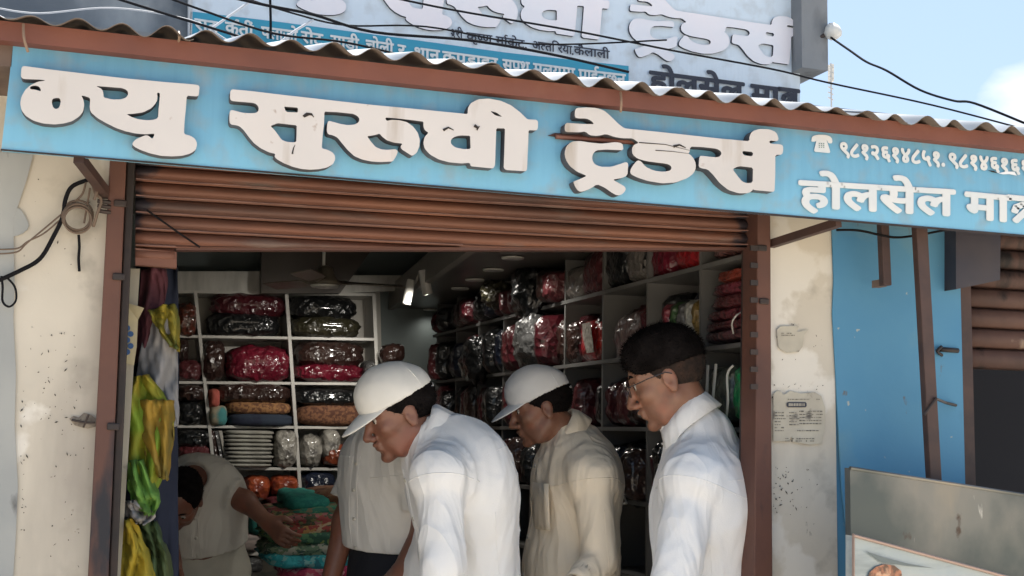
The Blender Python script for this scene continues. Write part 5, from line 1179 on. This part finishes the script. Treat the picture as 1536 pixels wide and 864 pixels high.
def add_hand(F, wr, el, curl=.6, side=1, sc=1):
    wr = np.array(wr); d = wr - np.array(el); d /= np.linalg.norm(d)
    s_ = np.cross(d, np.array([0, 0, 1.0])); s_ = s_ / (np.linalg.norm(s_) + 1e-6); n_ = np.cross(s_, d)
    s_, n_ = n_, s_ * side
    for o in (-.025, -.008, .009, .026): F.cone(wr + s_ * o * .6 * sc, wr + d * .085 * sc + s_ * o * sc, .016 * sc, .013 * sc, .014)
    for i, (o, L_) in enumerate(((-.030, .058), (-.010, .072), (.010, .078), (.030, .07))):
        b = wr + d * .088 * sc + s_ * o * sc; m1 = b + (d * math.cos(curl * .6) + n_ * math.sin(curl * .6)) * L_ * .5 * sc; e = m1 + (d * math.cos(curl * 1.5) + n_ * math.sin(curl * 1.5)) * L_ * .5 * sc
        F.cone(b, m1, .0095 * sc, .0085 * sc, .004); F.cone(m1, e, .0085 * sc, .007 * sc, .004)
    tb_ = wr + d * .02 * sc + s_ * .025 * sc; t1 = tb_ + (d * .7 + s_ * .6 + n_ * .35) * .045 * sc; t2 = t1 + (d * .9 + s_ * .1 + n_ * .35) * .032 * sc
    F.cone(tb_, t1, .014 * sc, .011 * sc, .01); F.cone(t1, t2, .0105 * sc, .009 * sc, .004)
def axes_for(pts, pad, step, fine=None):
    P = np.array(pts); lo = P.min(0) - pad; hi = P.max(0) + pad; out = []
    for a in range(3):
        if fine is None: out.append(np.arange(lo[a], hi[a], step)); continue
        v = [lo[a]]; 
        while v[-1] < hi[a]:
            st = fine[2] if fine[0][a] < v[-1] < fine[1][a] else step
            v.append(v[-1] + st)
        out.append(np.array(v))
    return out
def cloth_mat(name, c):
    m = bpy.data.materials.new(name); m.use_nodes = True; t = m.node_tree; n = t.nodes; l = t.links; b = n['Principled BSDF']
    b.inputs['Base Color'].default_value = (*c, 1); b.inputs['Roughness'].default_value = .85; b.inputs['Sheen Weight'].default_value = .15
    g = n.new('ShaderNodeTexCoord'); hs = None
    for sc_, rot, wt, dist in ((4.6, (.5, .9, .2), 1.0, 1.2), (9.0, (-.7, .5, 1.0), .55, 1.0), (260, (0, 0, 0), .02, 0)):
        mp_ = n.new('ShaderNodeMapping'); mp_.inputs['Rotation'].default_value = rot; mp_.inputs['Scale'].default_value = (1, 1, .38) if sc_ < 100 else (1, 1, 1)
        l.new(g.outputs['Object'], mp_.inputs[0]); x = n.new('ShaderNodeTexNoise'); x.inputs['Scale'].default_value = sc_; x.inputs['Detail'].default_value = 2.5; x.inputs['Distortion'].default_value = dist
        l.new(mp_.outputs[0], x.inputs['Vector'])
        # ridges where the noise crosses its middle value
        s = n.new('ShaderNodeMath'); s.operation = 'SUBTRACT'; l.new(x.outputs['Fac'], s.inputs[0]); s.inputs[1].default_value = .5
        a = n.new('ShaderNodeMath'); a.operation = 'ABSOLUTE'; l.new(s.outputs[0], a.inputs[0])
        mm = n.new('ShaderNodeMath'); mm.operation = 'MULTIPLY'; l.new(a.outputs[0], mm.inputs[0]); mm.inputs[1].default_value = -wt
        if hs is None: hs = mm
        else:
            ad_ = n.new('ShaderNodeMath'); ad_.operation = 'ADD'; l.new(hs.outputs[0], ad_.inputs[0]); l.new(mm.outputs[0], ad_.inputs[1]); hs = ad_
    bp = n.new('ShaderNodeBump'); bp.inputs['Strength'].default_value = .7; bp.inputs['Distance'].default_value = .045; l.new(hs.outputs[0], bp.inputs['Height']); l.new(bp.outputs[0], b.inputs['Normal'])
    return m
def tufts(q, H, n, L_, Rh):
    r_ = random.Random(5); nf = len(q.f); o = len(q.v); V = []; T = []
    back = Vector(-Rh[0]) * .5 + Vector((0, 0, -.3)); Hc = Vector(H) + Vector(Rh[2]) * .03
    for _ in range(n):
        f = q.f[r_.randrange(nf)]; p = Vector(q.v[f[0]]).lerp(Vector(q.v[f[2]]), r_.random()); nn = (p - Hc).normalized()
        d = (nn * .9 + back * .5 + Vector((r_.uniform(-1, 1), r_.uniform(-1, 1), r_.uniform(-1, 1))) * .35).normalized(); s_ = d.orthogonal().normalized() * .0007
        k = len(V); V += [p - s_, p + s_, p + d * L_ * r_.uniform(.5, 1.1)]; T.append((o + k, o + k + 1, o + k + 2))
    q.v += [tuple(v) for v in V]; q.f += T; return q
def shirt_details(F, so_, m_sh, Nk, Kc, Ch, Hp, S, E_, Fb, Lb, Ub, sc, sleeve):
    from mathutils.bvhtree import BVHTree
    me = so_.data; off = Vector(so_.parent.location)
    tree = BVHTree.FromPolygons([v.co + off for v in me.vertices], [tuple(p.vertices) for p in me.polygons])
    def cast(o, d):
        h_ = tree.ray_cast(Vector(o) + Vector(d).normalized() * .4, -Vector(d).normalized(), .4); return h_[0]
    def seam(pts, r_=.0011, nm='seam'):
        pts = [p for p in pts if p is not None]
        run = [pts[0]] if pts else []; q = MB()
        for p in pts[1:]:
            if (p - run[-1]).length < .035: run.append(p)
            else:
                if len(run) > 2: q.tube(run, r_, 5)
                run = [p]
        if len(run) > 2: q.tube(run, r_, 5)
        if q.v: sub_build(nm, q, m_sh, so_, smooth=True)
    for i in (0, 1):
        ax = (E_[i] - S[i]); ax /= np.linalg.norm(ax); c = S[i] + ax * .012; a = np.cross(ax, Fb); a /= np.linalg.norm(a); b = np.cross(ax, a)
        tilt = ax * -.55
        seam([cast(c + tilt * math.cos(t) * .05 * 0, a * math.cos(t) + b * math.sin(t)) for t in [k * math.tau / 40 for k in range(41)]], .0013)
    seam([cast(Ch + Ub * (.115 - .0 * abs(u)) + Lb * u, -Fb) for u in [(-.17 + .34 * k / 24) for k in range(25)]], .0011)
    seam([cast(Hp + (Nk - Hp) * t, Fb + Lb * .08) for t in [k / 30 for k in range(-4, 29)]], .0011)
    seam([cast(Hp + (Nk - Hp) * t, Fb - Lb * .12) for t in [k / 30 for k in range(-4, 29)]], .0011)
    for t in (.1, .3, .5, .7, .88):
        p = cast(Hp + (Nk - Hp) * t, Fb)
        if p is not None: q = MB(); q.lathe(p, [(.001, .003), (.005, .0028), (.0055, .001), (.0055, -.002)], 10, Fb); sub_build('button', q, M('shirt_button', (.6, .57, .5), rough=.3), so_, smooth=True)
    # side seam under the arm
    seam([cast(Hp + (Ch - Hp) * t - Fb * .02, Lb) for t in [k / 24 for k in range(-6, 24)]], .0010)

def person(px, name_label, head, neck, col=None, coln=(.69, .72), chest=None, hips=None, sh=None, el=None, wr=None, fwd_head=None, fwd_body=None, h=.235, skin=None, shirt=None, pants=None, up_head=(0, 0, 1), sleeve='long', cap=None, hair=None, hairc=(.006, .005, .005), hem=None, loose=.016, seed=1, knees=None, glasses=False, belly=0, collar=True, group=None, pocket=False, fold=.006, wid=1.0, tuck=False, hairline=.5):
    H = np.array(U(*head)); Nk = np.array(U(*neck)); Ch = np.array(U(*chest)); Hp = np.array(U(*hips))
    S = [np.array(U(*p)) if not isinstance(p, np.ndarray) else p for p in sh]; E_ = [np.array(U(*p)) for p in el]; W_ = [np.array(U(*p)) for p in wr]
    Rh = basis(fwd_head, up_head); fb = Vector(fwd_body); fb.z = 0; fb.normalize()
    up_b = Vector(Nk - Hp).normalized(); Rb = basis(fb - fb.dot(up_b) * up_b, up_b); Fb, Lb, Ub = Rb
    sc = h / .235
    Kc = np.array(U(*col)) if col is not None else Nk; Kn = Fb * coln[0] + np.array([0, 0, coln[1]]); Kn = Kn / np.linalg.norm(Kn); Kf = Fb - Kn * (Fb @ Kn); Kf /= np.linalg.norm(Kf); Kl = np.cross(Kn, Kf)
    root = thing('person', (Hp[0], Hp[1], 0.03), name_label, 'person', group)
    m_skin = skin_mat('skin_' + px, skin)
    waist = Hp + (Ch - Hp) * .45
    fz = .03
    kn, an = [], []
    for s in (1, -1):
        hj = Hp + Lb * .085 * s * sc
        k_ = np.array([hj[0] + Fb[0] * .03 + Lb[0] * .03 * s, hj[1] + Fb[1] * .03 + Lb[1] * .03 * s, fz + (hj[2] - fz) * .52]) if knees is None else np.array(U(*knees[0 if s == 1 else 1]))
        kn.append(k_); an.append(np.array([k_[0] - Fb[0] * .03, k_[1] - Fb[1] * .03, fz + .08]))
    def torso(F, g, k=.06):
        F.ell(Hp - Ub * .0, (.118 * sc + g, .165 * sc * wid + g, .13 * sc + g), Rb, k)
        F.ell(waist + Fb * .005, (.105 * sc + g + belly * .6, .150 * sc * wid + g, .17 * sc + g), Rb, k)
        if belly: F.ell(waist + Fb * (.03 + belly * .5), (.09 * sc + g, .12 * sc + g, .13 * sc + g), Rb, k)
        F.ell(Ch, (.118 * sc + g, .165 * sc * wid + g, .21 * sc + g), Rb, k)
        F.ell(Ch + Ub * .07 * sc - Fb * .02, (.10 * sc + g, .16 * sc * wid + g, .12 * sc + g), Rb, k)
        for i in (0, 1):
            F.cone(Nk - Ub * .02, S[i], .048 * sc + g * .6, .049 * sc + g * .8, .05)
            F.cone(Ch, S[i], .08 * sc + g * .5, .050 * sc + g * .8, .05)
    def arm(F, g, i, cut=None, k=.02):
        if cut == 'short':
            F.cone(S[i], E_[i], .056 * sc + g, .050 * sc + g + .012, k, flat=.68)
        else:
            F.cone(S[i], E_[i], .049 * sc + g * .8, .041 * sc + g, k)
            F.cone(E_[i], W_[i], .040 * sc + g, .027 * sc + g, k, flat=(1.0 if g else None))
    allp = [H + .15, H - .15, Nk, Hp] + S + E_ + W_ + kn
    # body: one continuous surface
    gp = allp + [a - np.array([0, 0, .06]) for a in an]
    hb = .19 * sc
    xs, ys, zs = axes_for(gp, .17, .0105, (H - hb, H + hb, .0042))
    F = Field(xs, ys, zs); torso(F, -.016)
    for i in (0, 1):
        arm(F, 0, i, None); add_hand(F, W_[i], E_[i], .7, 1 if i else -1, sc)
        F.cone(Hp + Lb * .085 * (1, -1)[i] * sc, kn[i], .085 * sc, .055 * sc, .03); F.cone(kn[i], an[i], .052 * sc, .036 * sc, .02)
        F.cone(an[i], an[i] + Fb * .0 - np.array([0, 0, .04]), .038, .034, .02)
    hd = H - Rh[0] * .06 * h - Rh[2] * .18 * h
    F.cone(hd, Nk, .058 * sc, .066 * sc, .03)
    Wf = add_head(F, H, Rh, h)
    body = build('body', largest(F.mesh()), m_skin, root, smooth=True)
    # head-wear / hair
    def HB(step=.0042, pad=.30): 
        return Field(*axes_for([H - pad * h * 1.9, H + pad * h * 1.9], .05, step))
    def hw(c): return np.array(H) + (Rh[0] * c[0] + Rh[1] * c[1] + Rh[2] * (c[2] - .52)) * h
    m_hair = M('hair_' + px, hairc, tuple(c * 2.2 for c in hairc), 30, rough=.75, bump=.8, bscale=110, bdist=.004)
    m_hair.node_tree.nodes['Principled BSDF'].inputs['Specular IOR Level'].default_value = .06; m_hair.node_tree.nodes['Principled BSDF'].inputs['Roughness'].default_value = 1
    # short hair shell
    F = HB(); t = .012
    if hair == 'long_top':
        F.ell(hw((-.045, 0, .69)), [h * a for a in (.425, .338, .358)], Rh, .01, cut=lambda u, v, w_: np.maximum(-(w_ + .06 * h), (u - .33 * h)))
        F.ell(hw((-.01, 0, .81)), [h * a for a in (.37, .29, .25)], Rh, .05, cut=lambda u, v, w_: -(w_ + .02 * h))
        F.fold(.006, 3, 90, .6)
        build('hair', tufts(largest(F.mesh()), H, 5200, .011, Rh), m_hair, root, smooth=True)
        F = HB()
        F.ell(hw((-.05, 0, .64)), [h * a for a in (.412, .325, .345)], Rh, .01, cut=lambda u, v, w_: np.maximum(-(w_ + .26 * h - .55 * np.maximum(u + .08 * h, 0)), (u - .22 * h)))
        mf = M('hair_fade_' + px, (.016, .011, .009), (.045, .024, .016), 60, rough=1, bump=.5, bscale=150, bdist=.003)
        build('hair_fade', tufts(largest(F.mesh()), H, 3500, .004, Rh), mf, root, smooth=True)
    else:
        F.ell(hw((-.045, 0, .65)), [h * a for a in (.418, .330, .35)], Rh, .01, cut=lambda u, v, w_: np.maximum(np.maximum(-(w_ + (.27 if not hair == 'bowed' else .33) * h - .62 * np.maximum(u + .10 * h, 0)), (u - .27 * h)), (w_ - .085 * h) if cap else -1.0))
        F.fold(.003, 3, 90, .6)
        build('hair', tufts(largest(F.mesh()), H, 2500, .006, Rh), m_hair, root, smooth=True)
    if cap:
        m_cap = M('cap_' + px, cap, tuple(c * .88 for c in cap), 6, rough=.85, bump=.3, bscale=70, bdist=.002)
        F = HB(.0042)
        F.ell(hw((-.035, 0, .70)), [h * a for a in (.438, .352, .372)], Rh, .01, cut=lambda u, v, w_: -(w_ + .0 * h + .10 * u))
        F.ell(hw((.10, 0, .79)), [h * a for a in (.315, .275, .285)], Rh, .04, cut=lambda u, v, w_: -(w_ + .10 * h))
        
        F.fold(.0030, 8 + seed, 30, .7)
        F.ell(hw((-.035, 0, .66)), [h * a for a in (.412, .328, .345)], Rh, .004, mode='sub')
        F.ell(hw((-.50, 0, .775)), [h * a for a in (.12, .13, .075)], Rh, .008, mode='sub')
        cp = build('cap', largest(F.mesh()), m_cap, root, smooth=True)
        # brim: a curved, drooping tongue
        P = []
        nA, nR = 28, 8
        for i in range(nA + 1):
            a = math.radians(-56 + 112 * i / nA); row = []
            for j in range(nR + 1):
                t_ = j / nR; bx = -.035 + .425 * math.cos(a); by = .345 * math.sin(a)
                ext = .32 * max(0, math.cos(a * 90 / 56.2)) ** .75
                x = bx + ext * t_ * 1.0; y = by * (1 + .02 * t_)
                z = .70 - .030 - .35 * ext * t_ - .50 * y * y * (.35 + .65 * t_ * ext / .3) - .20 * ext * t_ * t_
                row.append(Vector(hw((x, y, z))))
            P.append(row)
        q = MB(); q.grid(P); sub_build('brim', q, m_cap, cp, smooth=True, solid=.0032 * sc)
        q = MB(); q.lathe(Vector(hw((-.03, 0, 1.077))), [(.002, -.004), (.007 * sc, -.002), (.006 * sc, .003), (.001, .005)], 10, Rh[2]); sub_build('cap_button', q, m_cap, cp, smooth=True)
        q = MB(); q.tube(cat_path([Vector(hw((-.455, y_, .70 - abs(y_) * .1))) + Vector(Rh[0]) * (y_ * y_ * 3 * h) for y_ in (-.15, -.08, 0, .08, .15)], 3), .0055 * sc, 6); sub_build('cap_strap', q, m_cap, cp, smooth=True)
        # panel seams
        for sa in (0, 62, -62, 118, -118):
            path = []
            for k in range(9):
                ph_ = math.radians(10 + 78 * k / 8); a = math.radians(sa)
                path.append(Vector(hw((-.035 + (.455 if abs(sa) < 90 else .440) * math.cos(ph_) * math.cos(a), .357 * math.cos(ph_) * math.sin(a), .70 + .380 * math.sin(ph_)))))
            if sa != 0: q = MB(); q.tube(path, .0012, 5); sub_build('seam', q, m_cap, cp)
    # eyes and brows
    for s in (1, -1):
        q = MB(); q.lathe(Vector(hw((.305, s * .125, .545))), [(.001, -.055 * h)] + [(.055 * h * math.cos(a), .055 * h * math.sin(a)) for a in [math.radians(d) for d in range(-70, 71, 20)]] + [(.001, .055 * h)], 14, Rh[2])
        ey = build('eye', q, M('eye_white', (.5, .46, .42), rough=.25), root, smooth=True)
        q = MB(); c_ = Vector(hw((.352, s * .125, .540))); q.lathe(c_, [(.026 * h, -.004 * h), (.022 * h, .008 * h), (.001, .011 * h)], 12, Rh[0]); sub_build('iris', q, M('iris_dark', (.015, .009, .006), rough=.2), ey, smooth=True)
        q = MB(); q.tube([Vector(hw(p)) for p in ((.362, s * .05, .645), (.355, s * .12, .665), (.300, s * .205, .635))], .009 * sc * .6, 6, r2=.002); build('eyebrow', q, m_hair, root, smooth=True)
    if glasses:
        g_ = build_g = MB(); mg = M('glasses_metal', (.10, .08, .07), rough=.25, metal=.8)
        for s in (1, -1):
            c_ = np.array((.43, s * .135, .535)); pts_ = [Vector(hw((c_[0] - .04 * abs(math.cos(a)) * 0 - .35 * (abs(c_[1] + .095 * math.cos(a))) ** 2, c_[1] + .095 * math.cos(a), c_[2] + .075 * math.sin(a)))) for a in [k * math.tau / 20 for k in range(21)]]
            g_.tube(pts_, .0013, 5, cap=False)
            g_.tube([Vector(hw(p)) for p in ((.40, s * .235, .56), (.20, s * .325, .575), (.0, s * .345, .575), (-.06, s * .345, .54))], .0014, 5)
        g_.tube([Vector(hw(p)) for p in ((.43, .045, .55), (.445, 0, .565), (.43, -.045, .55))], .0013, 5)
        gl = build('glasses', g_, mg, root)
        mgl = M('glasses_lens', (.9, .9, .9), rough=.02); mgl.node_tree.nodes['Principled BSDF'].inputs['Transmission Weight'].default_value = .95; mgl.node_tree.nodes['Principled BSDF'].inputs['IOR'].default_value = 1.05
        for s in (1, -1):
            pts_ = [Vector(hw((.428 - .35 * (abs(s * .135 + .09 * math.cos(a))) ** 2, s * .135 + .09 * math.cos(a), .535 + .07 * math.sin(a)))) for a in [k * math.tau / 20 for k in range(20)]]
            q = MB(); q.add(pts_, [tuple(range(20))]); sub_build('lens', q, mgl, gl)
    # shirt
    xs, ys, zs = axes_for([Nk + .1, Ch, Hp - Ub * .12] + S + (E_ + W_ if sleeve == 'long' else E_), .16, .0068)
    F = Field(xs, ys, zs); torso(F, loose)
    hemp = (Hp - Ub * .10) if hem is None else np.array(U(*hem))
    if not tuck: F.cone(Hp + Ub * .05, Hp - Ub * .15, .10 * sc, .10 * sc, .05); F.ell(Hp - Ub * .10, (.128 * sc + loose, .175 * sc * wid + loose, .16 * sc), Rb, .05)
    for i in (0, 1): arm(F, loose * .75, i, 'short' if sleeve == 'short' else None, .010)
    # shirt cloth built up round the neck under the collar
    F.cone(Kc - Kn * .05 * sc, Kc + Kn * .006 * sc, .085 * sc, .068 * sc, .02)
    F.fold(fold * .8, seed, 20, .5); F.fold(fold * .75, seed + 40, 42, .45); 
    F.plane(hemp, -Ub)
    F.cone(Kc + Kn * .060 * sc, Kc + Kn * .16 * sc, .060 * sc, .10 * sc, .008, mode='sub'); F.cone(Kc - Kn * .03, Kc + Kn * .01, .05, .052, .02, mode='sub') if False else None
    m_sh = cloth_mat('shirt_' + px, shirt)
    so_ = build('shirt', largest(F.mesh()), m_sh, root, smooth=True); md_ = so_.modifiers.new('m', 'SMOOTH'); md_.factor = .5; md_.iterations = 2
    shirt_details(F, so_, m_sh, Nk, Kc, Ch, Hp, S, E_, Fb, Lb, Ub, sc, sleeve)
    if collar:
        P = []; n = 26
        na = Vector(Kn); nf = Vector(Kf); nl = Vector(Kl); c0 = Vector(Kc)
        for i in range(n + 1):
            a = math.radians(24 + (360 - 48) * i / n); e_ = Vector(nf) * math.cos(a) + Vector(nl) * math.sin(a); fr_ = max(0, math.cos(a)); bk_ = max(0, -math.cos(a))
            r0 = .064 * sc
            P.append([c0 + e_ * r0 - na * .012 - na * .02 * fr_, c0 + e_ * (r0 + .002) + na * (.020 + .018 * bk_ - .012 * fr_) * sc, c0 + e_ * (r0 + .008) + na * (.024 + .018 * bk_ - .014 * fr_) * sc,
                      c0 + e_ * (r0 + .016) + na * (.012 + .010 * bk_ - .02 * fr_), c0 + e_ * (r0 + .026 + .012 * fr_) - na * (.022 + .034 * fr_ ** 2) * sc])
        q = MB(); q.grid(P); sub_build('collar', q, m_sh, so_, smooth=True, solid=.004)
    if sleeve == 'long':
        for i in (0, 1):
            d_ = (W_[i] - E_[i]) / np.linalg.norm(W_[i] - E_[i]); q = MB(); r_ = .027 * sc + loose * .75
            q.lathe(Vector(W_[i] - d_ * .045), [(r_ * .9, 0), (r_ + .004, .003), (r_ + .003, .045), (r_ - .002, .048), (r_ - .006, .03)], 22, d_); sub_build('cuff', q, m_sh, so_, smooth=True)
    if pocket:
        pc_ = Ch + Lb * .07 * sc + Fb * (.118 * sc + loose + .002) - Ub * .0
        q = MB(); Pg = []
        for i in range(7):
            u_ = -.06 + .12 * i / 6; Pg.append([Vector(pc_ + Lb * u_ - Fb * (u_ + .03) ** 2 * 2.2 + Ub * w_) for w_ in (.05, .0, -.05, -.07)])
        q.grid(Pg); sub_build('pocket', q, m_sh, so_, smooth=True, solid=.004)
    # trousers
    xs, ys, zs = axes_for([Hp + Ub * .20, Hp] + kn + an, .17, .0125)
    F = Field(xs, ys, zs); F.ell(Hp - Ub * .01, (.125 * sc + .006, .168 * sc * wid + .006, .15 * sc), Rb, .04); F.ell(Hp + Ub * .08, (.118 * sc + .008, .163 * sc * wid + .006, .17 * sc), Rb, .04)
    for i in (0, 1): F.cone(Hp + Lb * .085 * (1, -1)[i] * sc - Ub * .03, kn[i], .098 * sc, .075 * sc, .03); F.cone(kn[i], an[i], .074 * sc, .062 * sc, .03, flat=1.0)
    F.fold(.006, seed + 5, 16, .5); F.plane(hemp + Ub * .035, Ub)
    build('trousers', largest(F.mesh()), M('trousers_' + px, pants, tuple(c * .8 for c in pants), 6, rough=.85, bump=.3, bscale=30), root, smooth=True)
    for i in (0, 1):
        c_ = Vector(an[i]) + Vector(Fb) * .07; c_.z = fz + .038; build('shoe', bundle_mb(c_, (.14, .048, .042), (Fb, Lb, (0, 0, 1)), .03, i, 2.6, 18, 10), M('black_shoe', (.02, .018, .017), rough=.4), root, smooth=True)
    return root
SK1, SK2, SK3, SK4 = (.265, .125, .082), (.27, .13, .082), (.30, .155, .10), (.16, .085, .055)
person('glasses', 'bare headed man with black hair and glasses in white shirt by the right post', head=(1000, 568, 0.205), neck=(1050, 652, 0.185), col=(1030, 630, 0.195), coln=(.6, .8), chest=(1060, 790, 0.175), hips=(1070, 1035, 0.175),
       sh=((1040, 722, 0.055), (1104, 722, 0.305)), el=((1010, 885, 0.005), (1118, 890, 0.365)), wr=((980, 1015, -0.015), (1040, 1020, 0.385)), fwd_head=(-.80, .36, -.34), fwd_body=(-.8, .5, 0), h=.230, wid=.94, skin=SK3, shirt=(.80, .80, .80), pants=(.03, .03, .035),
       hair='long_top', glasses=True, seed=3, loose=.02, fold=.010)
person('midcap', 'man in a beige shirt and white cap standing in profile between the two white shirts', head=(812, 611, 0.640), neck=(858, 664, 0.640), col=(848, 652, 0.640), chest=(862, 748, 0.640), hips=(868, 940, 0.640),
       sh=((888, 716, 0.480), (850, 706, 0.800)), el=((899, 840, 0.440), (830, 830, 0.820)), wr=((866, 878, 0.380), (800, 880, 0.720)), fwd_head=(-.93, .16, -.26), fwd_body=(-1, .12, 0), h=0.200, skin=SK2, shirt=(.88, .77, .61), pants=(.05, .05, .06),
       cap=(.80, .80, .80), seed=5, belly=.03, pocket=True, fold=.008)
person('leftcap', 'man in a white long sleeved shirt and white cap leaning forward at the left', head=(600, 619, 0.350), neck=(648, 668, 0.350), col=(637, 652, 0.350), chest=(693, 752, 0.350), hips=(722, 985, 0.370),
       sh=((660, 716, 0.190), (690, 706, 0.510)), el=((664, 852, 0.120), (636, 850, 0.570)), wr=((640, 965, 0.090), (600, 940, 0.550)), fwd_head=(-.92, -.06, -.36), fwd_body=(-1, -.05, 0), h=0.212, skin=SK1, shirt=(.80, .795, .785), pants=(.03, .03, .035),
       cap=(.80, .79, .75), seed=9, fold=.010, loose=.018)
person('polo', 'man in light grey short sleeves and black trousers behind the left white capped man', head=(604, 618, 0.830), neck=(600, 668, 0.780), col=(600, 662, 0.780), coln=(.4, .9), chest=(583, 730, 0.780), hips=(592, 880, 0.800),
       sh=((628, 700, 0.630), (550, 690, 0.900)), el=((640, 790, 0.630), (519, 782, 0.900)), wr=((600, 860, 0.580), (492, 885, 0.860)), fwd_head=(-.75, .4, -.45), fwd_body=(-.85, -.4, 0), h=0.205, skin=SK1, shirt=(.76, .74, .70), pants=(.012, .014, .022),
       sleeve='short', hem=(590, 822, 0.780), tuck=True, seed=12, fold=.009, collar=True)
person('bowed', 'man in a grey shirt and cream trousers bowing at far left towards the cloth pile', head=(271, 747, 1.98), neck=(291, 722, 2.12), col=(288, 722, 2.1), coln=(.8, .5), chest=(298, 768, 2.16), hips=(303, 850, 2.2),
       sh=((322, 733, 2.1), (264, 737, 2.16)), el=((368, 752, 2.05), (250, 800, 2.1)), wr=((400, 782, 1.98), (262, 845, 2.0)), fwd_head=(-.25, -.5, -.8), fwd_body=(-.15, -1, 0), up_head=(-.1, -.8, .3), h=.218, skin=SK1, shirt=(.62, .59, .52), pants=(.66, .63, .53),
       sleeve='short', hem=(303, 828, 2.1), seed=15, belly=.03, hair='bowed', fold=.006)
